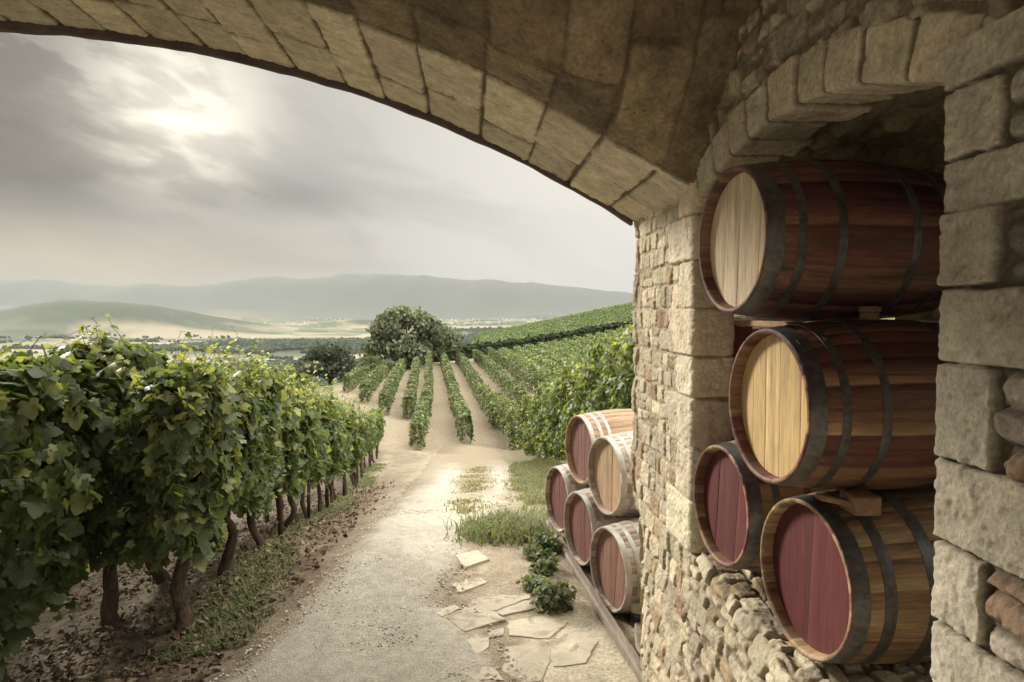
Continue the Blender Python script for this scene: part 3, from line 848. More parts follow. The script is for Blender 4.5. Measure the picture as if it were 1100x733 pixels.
def ground_tint(X, Y, Z):
    n1 = fbm(X * 1.3, Y * 1.3, 4, 21); n2 = fbm(X * .33, Y * .33, 3, 22); n3 = fbm(X * 5, Y * 5, 3, 23)
    def C(*c): return np.array(c)[None, None] if X.ndim == 2 else np.array(c)
    def mixc(A, B, f): return A * (1 - f[..., None]) + B * f[..., None]
    dirt = C(.325, .275, .20) * (1 + .28 * n1 + .15 * n3)[..., None]
    soil = C(.105, .082, .058) * (1 + .35 * n1)[..., None]
    grass = C(.135, .145, .065) * (1 + .3 * n3)[..., None]
    T = dirt * np.ones(X.shape + (1,))
    # dark tilled soil under the vines, near, with vine shade in the tone
    xr = X + .077 * Y
    under = sstep(-1.15, -1.75, xr + .25 * n1) * sstep(60, 25, Y)
    T = mixc(T, soil, under * .92)
    # reddish brown band between soil and gravel, darkened further for vine shade
    band = np.exp(-((xr + 1.05 + .2 * n1) / .42) ** 2) * sstep(30, 12, Y)
    T = mixc(T, C(.135, .092, .062) * (1 + .45 * n3)[..., None], np.clip(band * (.75 + .5 * n1), 0, .9))
    # grass strip beside the vines
    gs = np.exp(-((xr + 1.62 + .15 * n1) / .26) ** 2) * sstep(-.25, .25, fbm(X * .6, Y * .45, 3, 31) + .12) * sstep(5.3, 6, Y) * sstep(40, 20, Y)
    T = mixc(T, grass, np.clip(gs * 1.2, 0, .85))
    # straw-green grass on the right bank
    gr = sstep(.25, .9, X - .02 * Y - .0 + .25 * n1) * sstep(6.3, 7.6, Y + .5 * n3) * sstep(45, 25, Y)
    T = mixc(T, mixc(C(.20, .175, .085) * np.ones(X.shape + (1,)), grass, sstep(-.3, .3, n2 + n1 * .5)), gr * .8)
    # farther slope: pale dirt lanes
    pl = C(.26, .215, .15) * (1 + .15 * n2)[..., None]
    T = mixc(T, pl, sstep(26, 42, Y) * .9)
    # hillside vineyard
    hill = sstep(0, 5, X - 10.5 + .06 * Y) * sstep(55, 72, Y)
    hill = np.maximum(hill, sstep(-2, 5, Y - 106.5 - .55 * X))
    T = mixc(T, C(.105, .13, .055) * (1 + .3 * n2)[..., None], hill)
    left = sstep(-7.6, -10, X + .06 * Y) * sstep(30, 50, Y)
    T = mixc(T, C(.12, .14, .07) * (1 + .3 * n2)[..., None], left)
    # valley: fields and woods
    far = sstep(230, 500, Y)
    a = R(24); xx = (X * math.cos(a) + Y * .55 * math.sin(a)); yy = (-X * math.sin(a) + Y * .55 * math.cos(a))
    wx = xx + 90 * fbm(X / 260, Y / 260, 2, 55); wy = yy + 90 * fbm(X / 260, Y / 260, 2, 56)
    cx, cy = np.floor(wx / 330), np.floor(wy / 170 + .37 * np.floor(wx / 330))
    h1 = (_h(cx.astype(np.int64), cy.astype(np.int64), 3, 9) + 1) / 2
    pal = np.array([(.10, .13, .065), (.24, .21, .14), (.13, .145, .08), (.075, .10, .05), (.19, .18, .11), (.11, .135, .07), (.28, .245, .17), (.085, .11, .055)])
    F = pal[(h1 * 7.99).astype(int)]
    wood = sstep(-.02, .10, fbm(X / 620 + 5, Y / 480, 4, 61) - .06)
    def ell(x, y, sx, sy): return np.clip(1.6 - 1.0 * (((X - x) / sx) ** 2 + ((Y - y) / sy) ** 2) + .7 * fbm(X / 130, Y / 130, 3, 14), 0, 1)
    wood = np.maximum(wood, np.maximum.reduce([ell(-2200, 4300, 900, 600), ell(-560, 2250, 400, 230), ell(-60, 2600, 430, 230), ell(-250, 1560, 260, 130)]))
    tan = np.maximum.reduce([ell(-1250, 3650, 620, 260), ell(-480, 1850, 250, 60), ell(-1500, 3050, 300, 140), ell(-520, 3500, 180, 160), ell(-900, 2800, 330, 90)])
    F = mixc(F, C(.035, .052, .028) * np.ones(X.shape + (1,)), wood)
    F = mixc(F, C(.31, .265, .185) * np.ones(X.shape + (1,)), tan * (1 - wood * .2))
    F = mixc(F, C(.085, .10, .085) * np.ones(X.shape + (1,)), sstep(6200, 6900, Y))  # mountains given a lighter grey, standing in for part of the haze
    T = mixc(T, F, far)
    T = mixc(T, C(.47, .42, .32) * (1 + .10 * n1)[..., None], sstep(-.06, .10, poly_sd(X, Y, APRON) + .06 * n3) * (Y < 8))
    T = mixc(T, C(.43, .39, .30) * (1 + .15 * n1)[..., None], sstep(4.6, 3.6, Y) * (X > -2.2))
    return np.clip(T, .01, .8)

def build_ground():
    ys = [-40, -20, -10, -6, -3, 0, 1.5, 2.5]
    while ys[-1] < 14: ys.append(ys[-1] + .045)
    while ys[-1] < 11800: ys.append(ys[-1] + max(.045, (ys[-1] - 14) * .017 + .045))
    ys = np.array(ys)
    s = np.linspace(-1, 1, 701); s = .55 * s + .45 * s ** 3
    w = 9 + 1.15 * np.maximum(ys, 0) + np.where(ys < 0, 20, 0)
    X = s[None] * w[:, None]; Y = ys[:, None] + 0 * s[None]
    Z = terrain(X, Y)
    near = sstep(40, 12, Y)
    rd = poly_sd(X, Y, RP)
    xr = X + .077 * Y
    und = sstep(-1.1, -1.9, xr)
    Z2 = Z + near * ((.010 + .035 * und) * fbm(X * 6, Y * 6, 4, 71) + (.02 + .04 * und) * fbm(X * 1.4, Y * 1.4, 3, 72))
    Z2 = np.where(rd > 0, Z2 - .03 * sstep(0, .3, rd) * near, Z2)
    T = ground_tint(X, Y, Z)
    o = grid_obj('ground', np.stack([X, Y, Z2], -1), M_GROUND, None, T, flip=True)
    tag(o, 'sloping vineyard soil falling away to a patchwork valley and far hills', 'ground', kind='structure')
build_ground()

def build_road():
    y = [-5, -2, 1]; 
    y = list(np.arange(-5, 2.5, .25))
    while y[-1] < 45: y.append(y[-1] + max(.035, .006 * (y[-1] - 4)))
    y = np.array(y); s = np.linspace(0, 1, 170)
    lx = np.array([RP[:, 0][(np.abs(RP[:, 1] - q) < 3)].min() if (np.abs(RP[:, 1] - q) < 3).any() else -3 for q in y])
    X0 = -2.6 - .05 * y; X1 = 1.5 + .02 * y
    X = X0[:, None] + (X1 - X0)[:, None] * s[None]; Y = y[:, None] + 0 * X
    sd = poly_sd(X, Y, RP) + .16 * fbm(X * 2.2, Y * 1.6, 4, 88) + .05 * fbm(X * 9, Y * 9, 2, 89)
    keep = (sd > 0) & (poly_sd(X, Y, APRON) < .05)
    Z = terrain(X, Y) + .006 + .018 * np.clip(sd / .3, 0, 1) + sstep(40, 12, Y) * (.004 * fbm(X * 9, Y * 9, 3, 90) + .018 * fbm(X * 1.4, Y * 1.4, 3, 72))
    n1 = fbm(X * 1.1, Y * .7, 4, 33); n3 = fbm(X * 4, Y * 3, 3, 34)
    T = np.array([.47, .435, .355]) * (1 + .12 * n1 + .10 * n3)[..., None]
    def mixc(A, B, f): return A * (1 - f[..., None]) + np.array(B) * f[..., None]
    T = mixc(T, (.225, .185, .125), sstep(9, 15, Y + 2 * n1) * .8)
    wob = .25 * fbm(X * .9, Y * .5, 3, 91)
    tr = np.maximum(np.exp(-(line_d(X + wob, Y, TL) / (.12 + .011 * Y)) ** 2), np.exp(-(line_d(X + wob, Y, TR) / (.12 + .011 * Y)) ** 2)) * sstep(6, 12, Y) * sstep(38, 27, Y)
    T = mixc(T, (.43, .40, .34), np.clip(tr * (1.05 + .5 * n3), 0, .95))
    md = np.exp(-(line_d(X, Y, MED) / (.10 + .022 * Y)) ** 2) * sstep(-.5, .3, n3) * sstep(8, 11, Y)
    T = mixc(T, (.28, .235, .14), md * .7)
    T = mixc(T, (.27, .205, .13), sstep(.32, 0, sd + .12 * n3) * .7 * sstep(20, 14, Y))
    T = mixc(T, (.26, .215, .15), sstep(21, 32, Y + 4 * n1))
    o = grid_obj('gravel_track', np.stack([X, Y, Z], -1), M_GRAVEL, None, np.clip(T, .02, .8), keep[:-1, :-1] & keep[1:, 1:] & keep[1:, :-1] & keep[:-1, 1:], flip=True)
    tag(o, 'pale gravel track leading out between the vines', 'road', kind='structure')
build_road()

# flagstones set in the track
def build_flags():
    fl = [[(484, 629), (513, 620), (521, 627), (496, 638)],
          [(503, 654), (514, 639), (548, 632), (568, 644), (533, 656), (508, 660)],
          [(481, 666), (500, 655), (525, 657), (541, 668), (500, 681)],
          [(532, 656), (570, 645), (575, 655), (541, 662)],
          [(503, 694), (511, 686), (523, 689), (525, 700), (509, 707)],
          [(519, 683), (540, 677), (540, 683), (525, 688)],
          [(511, 710), (537, 700), (586, 691), (589, 706), (578, 732), (541, 733), (530, 721)],
          [(507, 733), (519, 721), (532, 724), (540, 733)],
          [(467, 660), (487, 652), (492, 657), (475, 666)],
          [(548, 670), (580, 664), (606, 671), (588, 686), (548, 683)],
          [(490, 600), (512, 594), (524, 603), (500, 612)],
          [(592, 690), (622, 676), (640, 690), (628, 712), (596, 716)]]
    mb = MB()
    for k, L in enumerate(fl):
        P = G2(L)
        c = P.mean(0); P = c + (P - c) * 1.10
        # densify, wobble
        Q = []
        for a, b in zip(P, np.roll(P, -1, 0)):
            n = max(2, int(np.linalg.norm(b - a) / .03))
            for q in range(n): Q.append(a + (b - a) * q / n)
        Q = np.array(Q)
        for _ in range(0): Q = .5 * Q + .25 * np.roll(Q, 1, 0) + .25 * np.roll(Q, -1, 0)
        Q += .016 * np.stack([fbm(Q[:, 0] * 14, Q[:, 1] * 14, 3, k), fbm(Q[:, 0] * 14, Q[:, 1] * 14, 3, k + 50)], 1)
        n = len(Q); tz = float(terrain(c[0], c[1])) + (.021 if poly_sd(np.array([c[0]]), np.array([c[1]]), RP)[0] > 0 else .006)
        V = []; 
        for f, dz in ((1.0, -.05), (1.0, -.004), (.985, .001), (.6, .002), (.25, .002)):
            p = c + (Q - c) * f
            V.append(np.column_stack([p, tz + dz + .019 * fbm(p[:, 0] * 1.4, p[:, 1] * 1.4, 3, 72) + .007 * fbm(p[:, 0] * 6, p[:, 1] * 6, 4, 71) + .004 * fbm(p[:, 0] * 5, p[:, 1] * 5, 3, k) * (f < 1)]))
        V = np.concatenate(V + [np.array([[c[0], c[1], tz + .006]])])
        i = np.arange(4 * n); a = (i // n) * n + i % n; b = (i // n) * n + (i + 1) % n
        F = [np.stack([a, b, b + n, a + n], 1), np.array([[4 * n + q, 4 * n + (q + 1) % n, 5 * n] for q in range(n)])]
        mb.add(V, F, np.array([.47, .42, .325]) * random.uniform(.9, 1.12))
    o = mb.obj('flagstone_path', M_FLAG, smooth=False)
    tag(o, 'irregular pale flagstones set in the track before the pier', 'paving', kind='structure')
build_flags()

# ------------------------------------------------------------------ leaves
def leaf_shape(fold, droop, curl):
    half = [(.0, .04), (.10, -.10), (.24, -.17), (.36, -.12), (.47, -.02), (.45, .08), (.385, .17), (.47, .24), (.555, .36), (.55, .47), (.43, .50), (.30, .50), (.30, .60), (.23, .73), (.12, .84)]
    o = half + [(0, .95)] + [(-x, y) for x, y in half[:0:-1]]
    P = np.array([(0, .30)] + o, float)
    z = -fold * np.abs(P[:, 0]) ** 1.3 - droop * np.maximum(P[:, 1], 0) ** 2 + curl * P[:, 0] * (P[:, 1] - .3) + .025 * np.sin(P[:, 0] * 23 + P[:, 1] * 17)
    n = len(P)
    return np.column_stack([P, z]), np.array([[0, k, k + 1] for k in range(1, n - 1)] + [[0, n - 1, 1]])
LEAF3, LEAFF = leaf_shape(.28, .18, .25)
LEAF3B, _ = leaf_shape(-.10, .34, -.4)
DIAM3 = np.array([(0, 0, 0), (.38, .42, -.1), (0, 1, -.12), (-.38, .42, -.1)], float); DIAMF = np.array([[0, 1, 2], [0, 2, 3]])

def scatter(pos, nrm, tip, size, tmpl, faces):
    nrm = nrm / (np.linalg.norm(nrm, axis=1)[:, None] + 1e-9)
    y = tip - nrm * (tip * nrm).sum(1)[:, None]; y /= np.linalg.norm(y, axis=1)[:, None] + 1e-9
    x = np.cross(y, nrm)
    if tmpl is LEAF3: t = np.where((np.arange(len(pos)) % 3 == 0)[:, None, None], LEAF3B[None], LEAF3[None])
    else: t = tmpl[None]
    V = pos[:, None] + size[:, None, None] * (t[..., 0, None] * x[:, None] + t[..., 1, None] * y[:, None] + t[..., 2, None] * nrm[:, None])
    F = faces[None] + (np.arange(len(pos)) * len(tmpl))[:, None, None]
    return V.reshape(-1, 3), F.reshape(-1, faces.shape[1])

def rep(c, k): return np.repeat(c, k, axis=0)

def green(n, g, yellow=.15):
    """per-leaf colour"""
    a = np.array([.078, .108, .052]); b = np.array([.155, .195, .088]); c = np.array([.30, .315, .13])
    t = g.random(n)[:, None]
    col_ = a * (1 - t) + b * t
    yl = (g.random(n) < yellow)[:, None]
    return np.where(yl, c * g.uniform(.7, 1.15, n)[:, None], col_)

def vine_foliage(seed, n, size, L=1.35, z0=.5, z1=2.05, wid=.42, shoots=9, tmpl=LEAF3, faces=LEAFF, yellow=.10, shoot_len=.5, tone=1.0):
    g = np.random.default_rng(seed)
    y = g.uniform(-L / 2, L / 2, n)
    zt = z1 + .38 * fbm(y * 1.7, y * 0 + seed, 3, seed); zb = z0 + .34 * fbm(y * 2.6, y * 0 + 7 + seed, 3, seed + 1)
    ey = np.abs(y) / (L / 2); zt = zt - .42 * ey ** 2.5; zb = zb + .38 * ey ** 3; q = g.random(n) ** .85
    z = zb + (zt - zb) * q
    sgn = np.where(g.random(n) < .5, -1.0, 1.0)
    cap = g.random(n) < .13
    prof = np.sqrt(np.clip(1 - ((q - .56) / .62) ** 2, .05, 1))
    lump = 1 + .8 * fbm(y * 2.4 + 3 * sgn, z * 2.4, 3, seed + 2)
    f = g.random(n) ** .33
    endt = np.clip((L / 2 - np.abs(y)) / .42, .22, 1)
    x = sgn * f * wid * prof * lump * endt
    x = np.where(cap, g.uniform(-1, 1, n) * wid * .7, x); z = np.where(cap, zt - g.uniform(0, .12, n), z)
    pos = np.stack([x, y, z], 1)
    nr = np.stack([np.where(cap, x, sgn * (.75 + .3 * g.random(n))), g.normal(0, .45, n), np.where(cap, 1.2, .45 + .45 * g.normal(0, .6, n))], 1)
    nr += g.normal(0, .5, (n, 3))
    tip = np.stack([sgn * .25, g.normal(0, .9, n), g.normal(-.9, .5, n)], 1)
    sz = size * g.uniform(.4, 1.2, n)
    colr = green(n, g, yellow * .5)
    hi = (q > .8) | cap
    colr = np.where((hi & (g.random(n) < .45))[:, None], green(n, g, .55), colr)
    parts = [(pos, nr, tip, sz, colr)]; canes = []
    # shoots standing above and hanging out
    for k in range(shoots):
        up = k < shoots * .65
        yy = g.uniform(-L / 2, L / 2); m = int(g.integers(8, 14))
        t = np.linspace(0, 1, m)
        if up:
            le = shoot_len * g.uniform(.4, 1.15); b0 = np.array([g.uniform(-.25, .25), yy, z1 - .12])
            d = np.array([g.normal(0, .35), g.normal(0, .45), 1.0]); d /= np.linalg.norm(d)
            P = b0 + d * le * t[:, None] + np.array([g.normal(0, .2), g.normal(0, .2), -.12]) * (t ** 2)[:, None]
        else:
            s_ = 1 if g.random() < .5 else -1
            b0 = np.array([s_ * wid * .8, yy, g.uniform(.9, z1 - .3)]); le = g.uniform(.25, .55)
            P = b0 + np.array([s_ * .28, g.normal(0, .25), -.2]) * le * t[:, None] + np.array([0, 0, -.6]) * le * (t ** 2)[:, None]
        P = P + g.normal(0, .03, P.shape)
        nn = g.normal(0, .5, (m, 3)) + np.array([0, 0, .8]); tt = g.normal(0, .7, (m, 3)) + np.array([0, 0, -.4])
        parts.append((P, nn, tt, size * (1.0 - .62 * t) * g.uniform(.7, 1.05, m), green(m, g, .55 if up else .15)))
        canes.append(tube_geo(P - np.array([0, 0, .004]), np.linspace(.0055, .002, m), 3))
    V = []; F = []; T = []; off = 0
    for p in parts:
        v, f_ = scatter(*p[:4], tmpl, faces); V.append(v); F.append(f_ + off); off += len(v); T.append(rep(p[4] * tone, len(tmpl)))
    F = [np.concatenate(F)]; q4 = []; q3 = []
    for cv, cf in canes:
        V.append(cv); q4.append(cf[0] + off); q3.append(cf[1] + off); off += len(cv); T.append(np.ones((len(cv), 3)) * np.array([.12, .115, .05]))
    F[0] = np.concatenate(F + q3); F.append(np.concatenate(q4))
    return np.concatenate(V), F, np.concatenate(T)

def vine_trunk(seed, lean=(0, 0), top=.95, r=.055):
    g = np.random.default_rng(seed)
    t = np.linspace(0, 1, 18)
    P = np.stack([lean[0] * (1 - t) ** 1.4 + .11 * fbm(t * 2.6, t * 0 + seed, 2, seed), lean[1] * (1 - t) ** 1.4 + .11 * fbm(t * 2.6, t * 0 + 9, 2, seed + 3), -.08 + (top + .08) * t], 1)
    rad = r * (1.25 - .55 * t + .45 * np.exp(-(t / .10) ** 2) + .15 * np.exp(-((t - 1) / .2) ** 2))
    V, F = tube_geo(P, rad, 14, .30, seed)
    mb = MB(); mb.add(V, F)
    for s in (-1, 1):      # the two arms along the wire
        q = np.linspace(0, 1, 10)
        A = np.stack([P[-1, 0] + .04 * fbm(q * 3, q * 0 + s, 2, seed + 4), P[-1, 1] + s * .6 * q, P[-1, 2] - .03 + .16 * np.sqrt(q)], 1)
        V, F = tube_geo(A, r * (.62 - .35 * q), 8, .25, seed + 5); mb.add(V, F)
    return mb

ORD = ['first', 'second', 'third', 'fourth', 'fifth', 'sixth', 'seventh', 'eighth', 'ninth', 'tenth', 'eleventh', 'twelfth', 'thirteenth', 'fourteenth', 'fifteenth', 'sixteenth', 'seventeenth', 'eighteenth', 'nineteenth', 'twentieth', 'twenty-first', 'twenty-second', 'twenty-third', 'twenty-fourth', 'twenty-fifth', 'twenty-sixth', 'twenty-seventh', 'twenty-eighth', 'twenty-ninth', 'thirtieth']
ROWZ = math.atan(.077)

def put_vine(X, Y, fol, trunk, label, group, scale=1.0, flip=False):
    z = float(terrain(X, Y))
    root = empty('grapevine', (X, Y, z), ROWZ + (math.pi if flip else 0))
    root.scale = (scale,) * 3
    tag(root, label, 'grapevine', group)
    for me, nm in ((fol, 'foliage'), (trunk, 'trunk')):
        o = bpy.data.objects.new(nm, me); col.objects.link(o); o.parent = root
    return root

def foliage_mesh(mat=M_LEAF, **k):
    V, F, T = vine_foliage(**k)
    me = raw_mesh('foliage', V, F, T, k.get('tmpl') is None); me.materials.append(mat); return me
def trunk_mesh(**k):
    mb = vine_trunk(**k); me = raw_mesh('trunk', np.concatenate(mb.V), [np.concatenate(v) for v in mb.F.values()], None); me.materials.append(M_BARK); return me

# near row along the track
fvar = [foliage_mesh(seed=200 + k, n=1600, size=.13, L=1.2, z0=.72, z1=2.05, wid=.36, shoots=30, yellow=.34, shoot_len=.7, tone=[1.0, 1.25, 1.1, 1.3][k]) for k in range(4)]
fvar_s = [foliage_mesh(seed=230 + k, n=1100, size=.155, z0=.7, z1=2.0, wid=.36, yellow=.34, tone=1.15, tmpl=DIAM3 * np.array([1.35, 1, 1]), faces=DIAMF) for k in range(3)]
tvar = [trunk_mesh(seed=260 + k, lean=(.12 * (-1) ** k, .08 * (k - 1)), top=.95, r=.036) for k in range(4)]
GA = 'grapevines in the row beside the gravel track'
Ys = 5.98; i = 0
while Ys < 37:
    Xs = row_x(-1.90, Ys) + .10 * random.uniform(-1, 1) * (i > 2)
    if i < 5:
        f = foliage_mesh(seed=100 + i, n=[2900, 2700, 2500, 2300, 2100][i], size=.122, L=[1.1, 1.12, 1.08, 1.15, 1.15][i], z1=[2.0, 1.9, 2.15, 1.95, 2.0][i], z0=[.60, .66, .7, .72, .72][i], wid=.36, shoots=[34, 30, 42, 30, 28][i], yellow=.3, shoot_len=.72, tone=[1.1, 1.0, 1.3, 1.05, 1.15][i])
        tr = trunk_mesh(seed=120 + i, lean=[(-.10, -.12), (-.06, .12), (.06, .05), (.02, -.05), (.05, .05)][i], top=.98, r=[.056, .05, .045, .04, .04][i])
        lab = ['foremost grapevine of the trackside row with a leaning reddish trunk', 'second grapevine of the trackside row with a dark curved trunk', 'third grapevine of the trackside row with tall yellow-green top shoots', 'fourth grapevine of the trackside row', 'fifth grapevine of the trackside row'][i]
        if i > 2: lab += ', counted from the gateway'
    else:
        f = fvar[i % 4] if i < 13 else fvar_s[i % 3]; tr = tvar[i % 4]
        lab = ORD[i] + ' grapevine of the trackside row, counted from the gateway'
    put_vine(Xs, Ys, f, tr, lab, GA, 1.0 + random.uniform(-.05, .05), flip=(i >= 5 and i % 2 == 1))
    Ys += 1.14 + (random.uniform(-.14, .18) if i > 2 else 0); i += 1
GB = 'grapevines in the row behind the trackside row'
spots = [(-3.52, 5.36), (-3.30, 6.5), (-3.22, 7.35), (-3.45, 8.6), (-3.65, 9.9), (-3.75, 11.1), (-3.85, 12.3), (-3.95, 13.5), (-4.05, 14.7)]
for k, (Xs, Yv) in enumerate(spots):
    if k < 3:
        f = foliage_mesh(seed=140 + k, n=[3100, 2800, 2200][k], size=.15, L=[1.5, 1.2, 1.1][k], z0=[.46, .42, .6][k], z1=[2.42, 2.38, 2.2][k], wid=[.55, .5, .42][k], shoots=[22, 18, 14][k], yellow=.14, shoot_len=.6)
        tr = trunk_mesh(seed=160 + k, lean=[(.02, -.10), (.10, -.14), (.04, .05)][k], top=1.0, r=[.064, .056, .05][k])
        lab = ['nearest grapevine at the left edge with a black trunk and big dark leaves', 'bushy dark grapevine with a hooked brown trunk behind the left-edge vine', 'grapevine with a short pale trunk seen between the foremost trunks'][k]
    else:
        f = fvar[k % 4]; tr = tvar[k % 4]; lab = ORD[k] + ' grapevine of the second row, counted from the gateway'
    put_vine(Xs, Yv, f, tr, lab, GB, flip=(k > 2 and k % 2 == 1))
GC = 'grapevines in the third row'
for k in range(7):
    Yv = 6.2 + 1.5 * k
    put_vine(row_x(-5.6, Yv), Yv, fvar[(k + 1) % 4], tvar[(k + 2) % 4], ORD[k] + ' grapevine of the third row, counted from the gateway', GC, 1.0, flip=k % 2 == 0)

# stakes along the trackside row
for k, Yv in enumerate([9.0, 11.4, 13.8, 17, 21]):
    Xs = row_x(-1.72, Yv); z = float(terrain(Xs, Yv))
    mb = MB(); v_, f_ = tube_geo([[Xs, Yv, z - .1], [Xs + .02, Yv, z + 1.5]], [.03, .026], 8, .15, k); mb.add(v_, f_)
    tag(mb.obj('stake', M_BARK), ORD[k] + ' grey stake standing in the trackside vine row', 'stake', 'stakes in the trackside vine row')

# right-hand tall leafy vines
hv = [foliage_mesh(seed=300 + k, n=3300, size=.12, L=1.9, z0=.18, z1=2.25, wid=.62, shoots=30, tone=1.2, yellow=.42, shoot_len=.55) for k in range(3)]
hs = [foliage_mesh(seed=330 + k, n=2000, size=.15, L=2.0, z0=.12, z1=1.9, wid=.5, shoots=20, yellow=.36, tmpl=DIAM3 * np.array([1.35, 1, 1]), faces=DIAMF) for k in range(3)]
GD = 'tall leafy vines along the right bank'
Yv = 12.2; k = 0
while Yv < 47:
    Xs = float(np.interp(Yv, [12, 24, 34, 46], [3.5, 3.25, 2.8, 1.9])) + random.uniform(-.12, .12)
    sc = float(np.interp(Yv, [12, 18, 24, 34, 46], [1.12, 1.1, 1.12, 1.02, .95]))
    labs = {0: 'tall bright green vine beside the pier, nearest on the right bank', 1: 'second tall leafy vine on the right bank, counted from the pier'}
    put_vine(Xs, Yv, hv[k % 3] if Yv < 30 else hs[k % 3], tvar[k % 4], labs.get(k, ORD[k] + ' tall leafy vine on the right bank, counted from the pier'), GD, sc, flip=k % 2 == 1)
    Yv += 1.6; k += 1

# far vine rows
def row_obj(name, pts, h, w, n, size, label, group, yellow=.2, mat=M_FARLEAF, seed=0, z0=.15, cat='vine row', kind=None, tint=1.0):
    g = np.random.default_rng(seed)
    P = np.array(pts, float); L = np.concatenate([[0], np.cumsum(np.linalg.norm(np.diff(P, axis=0), axis=1))])
    # denser near the viewer
    s = g.random(n); s = L[-1] * s ** 1.25
    X = np.interp(s, L, P[:, 0]); Y = np.interp(s, L, P[:, 1])
    i = np.clip(np.searchsorted(L, s) - 1, 0, len(P) - 2); D = (P[1:] - P[:-1])[i]; D /= np.linalg.norm(D, axis=1)[:, None]
    sd = np.stack([D[:, 1], -D[:, 0]], 1)
    c = np.where(g.random(n) < .5, -1., 1.) * g.random(n) ** .35
    cap = g.random(n) < .3
    c = np.where(cap, g.uniform(-1, 1, n), c)
    hh = h * (1 + .14 * fbm(s * .5, s * 0, 3, seed) + .10 * fbm(s * 1.8, s * 0 + 5, 2, seed))
    q = np.where(cap, 1 - g.random(n) * .08, g.random(n))
    lump = 1 + .35 * fbm(s * .9, q * 2 + c, 3, seed + 3)
    x = X + sd[:, 0] * c * w * lump * (1 - .3 * q); y = Y + sd[:, 1] * c * w * lump * (1 - .3 * q)
    z = terrain(X, Y) + z0 + (hh - z0) * q
    nr = np.stack([sd[:, 0] * np.sign(c), sd[:, 1] * np.sign(c), np.where(cap, 2.0, .35)], 1) + g.normal(0, .45, (n, 3))
    tip = g.normal(0, .5, (n, 3)) + np.array([0, 0, -.7])
    V, F = scatter(np.stack([x, y, z], 1), nr, tip, size * g.uniform(.6, 1.3, n) * (1 + np.maximum(Y - 60, 0) / 160), DIAM3 * np.array([1.5, 1, 1]), DIAMF)
    T = rep(green(n, g, yellow) * tint, 4)
    o = link(name, raw_mesh(name, V, F, T, False), mat)
    tag(o, label, cat, group, kind)
    return o
GR = 'vine rows on the slope beyond the track'
def rowpts(x0, Ya, Yb): return [(x0 - .06 * q, q) for q in np.linspace(Ya, Yb, 12)]
rows = [(-7.0, 62, 84, 'outermost left vine row before the round bush'), (-4.9, 55, 84, 'second vine row from the left on the far slope'),
        (-3.0, 49, 88, 'third vine row from the left on the far slope'), (-1.2, 47, 90, 'fourth vine row from the left on the far slope'),
        (None, 36, 90, 'vine row with its near end left of the pale track'), (2.2, 38, 94, 'lone vine row whose pointed end splits the track'),
        (4.4, 43, 98, 'vine row just right of the lone middle row'), (7.0, 50, 101, 'second vine row right of the lone middle row'),
        (9.4, 60, 104, 'third vine row right of the lone middle row')]
for k, (x0, a, b, lab) in enumerate(rows):
    row_obj('vine_row', rowpts(x0, a, b) if x0 is not None else [(-2.72, 36), (-2.95, 46), (-3.25, 57), (-4.2, 75), (-5.1, 90)], 1.55, .38, int(120 * (b - a)), .19, lab, GR, seed=400 + k)
# lower hill field and upper hill field: too many rows to count
for k in range(14):
    pass
def field(name, x0s, Ya, Yb, label, seed, step=1.0):
    g = np.random.default_rng(seed); Vs = []; Fs = []; Ts = []; off = 0
    for x0 in x0s:
        n = int(75 * (Yb - Ya)); Y = g.uniform(Ya, Yb, n); X = x0 - .06 * Y + g.normal(0, .28, n)
        m = (Y < 103.5 + .55 * X) if name == 'lower_field' else np.ones(n, bool)
        Y = Y[m]; X = X[m]; n = len(X)
        if n == 0: continue
        z = terrain(X, Y) + g.random(n) * 1.25
        V, F = scatter(np.stack([X, Y, z], 1), g.normal(0, .6, (n, 3)) + np.array([0, -.3, .7]), g.normal(0, .6, (n, 3)) + np.array([0, 0, -.5]), g.uniform(.18, .36, n), DIAM3 * np.array([1.5, 1, 1]), DIAMF)
        Vs.append(V); Fs.append(F + off); off += len(V); Ts.append(rep(green(n, g, .18), 4))
    o = link('hillside_vines', raw_mesh('hillside_vines', np.concatenate(Vs), np.concatenate(Fs), np.concatenate(Ts) * 1.3, False), M_FARLEAF)
    tag(o, label, 'vineyard', kind='stuff')
field('lower_field', np.arange(11.6, 44, 2.1), 66, 126, 'fine green vine rows on the lower hillside below the dark hedge', 500)
# upper field: contour rows
def upper_field():
    g = np.random.default_rng(520); Vs = []; Fs = []; Ts = []; off = 0
    for k in range(30):
        Y0 = 110 + k * 3.2
        n = 5600
        X = g.uniform(-12, 75, n); Y = Y0 + .55 * X + 4 * fbm(X / 30, X * 0, 2, 2) + g.normal(0, .45, n)
        X = X[Y < 215]; Y = Y[Y < 215]; n = len(X)
        if n < 5: continue
        z = terrain(X, Y) + g.random(n) * .8
        V, F = scatter(np.stack([X, Y, z], 1), g.normal(0, .6, (n, 3)) + np.array([0, -.3, .7]), g.normal(0, .6, (n, 3)) + np.array([0, 0, -.5]), g.uniform(.24, .45, n), DIAM3 * np.array([1.6, 1, 1]), DIAMF)
        Vs.append(V); Fs.append(F + off); off += len(V); Ts.append(rep(green(n, g, .04), 4))
    o = link('hillside_vines', raw_mesh('hillside_vines', np.concatenate(Vs), np.concatenate(Fs), np.concatenate(Ts) * 1.3, False), M_FARLEAF)
    tag(o, 'upper hillside vineyard rising to the crest above the dark hedge', 'vineyard', kind='stuff')
upper_field()
hx = np.linspace(-6, 50, 40)
row_obj('hedge', np.stack([hx, 106.5 + .55 * hx], 1), 1.9, .9, 7000, .42, 'long dark hedge crossing the hillside between the two vineyards', None, yellow=.0, seed=540, cat='hedge', tint=.34)

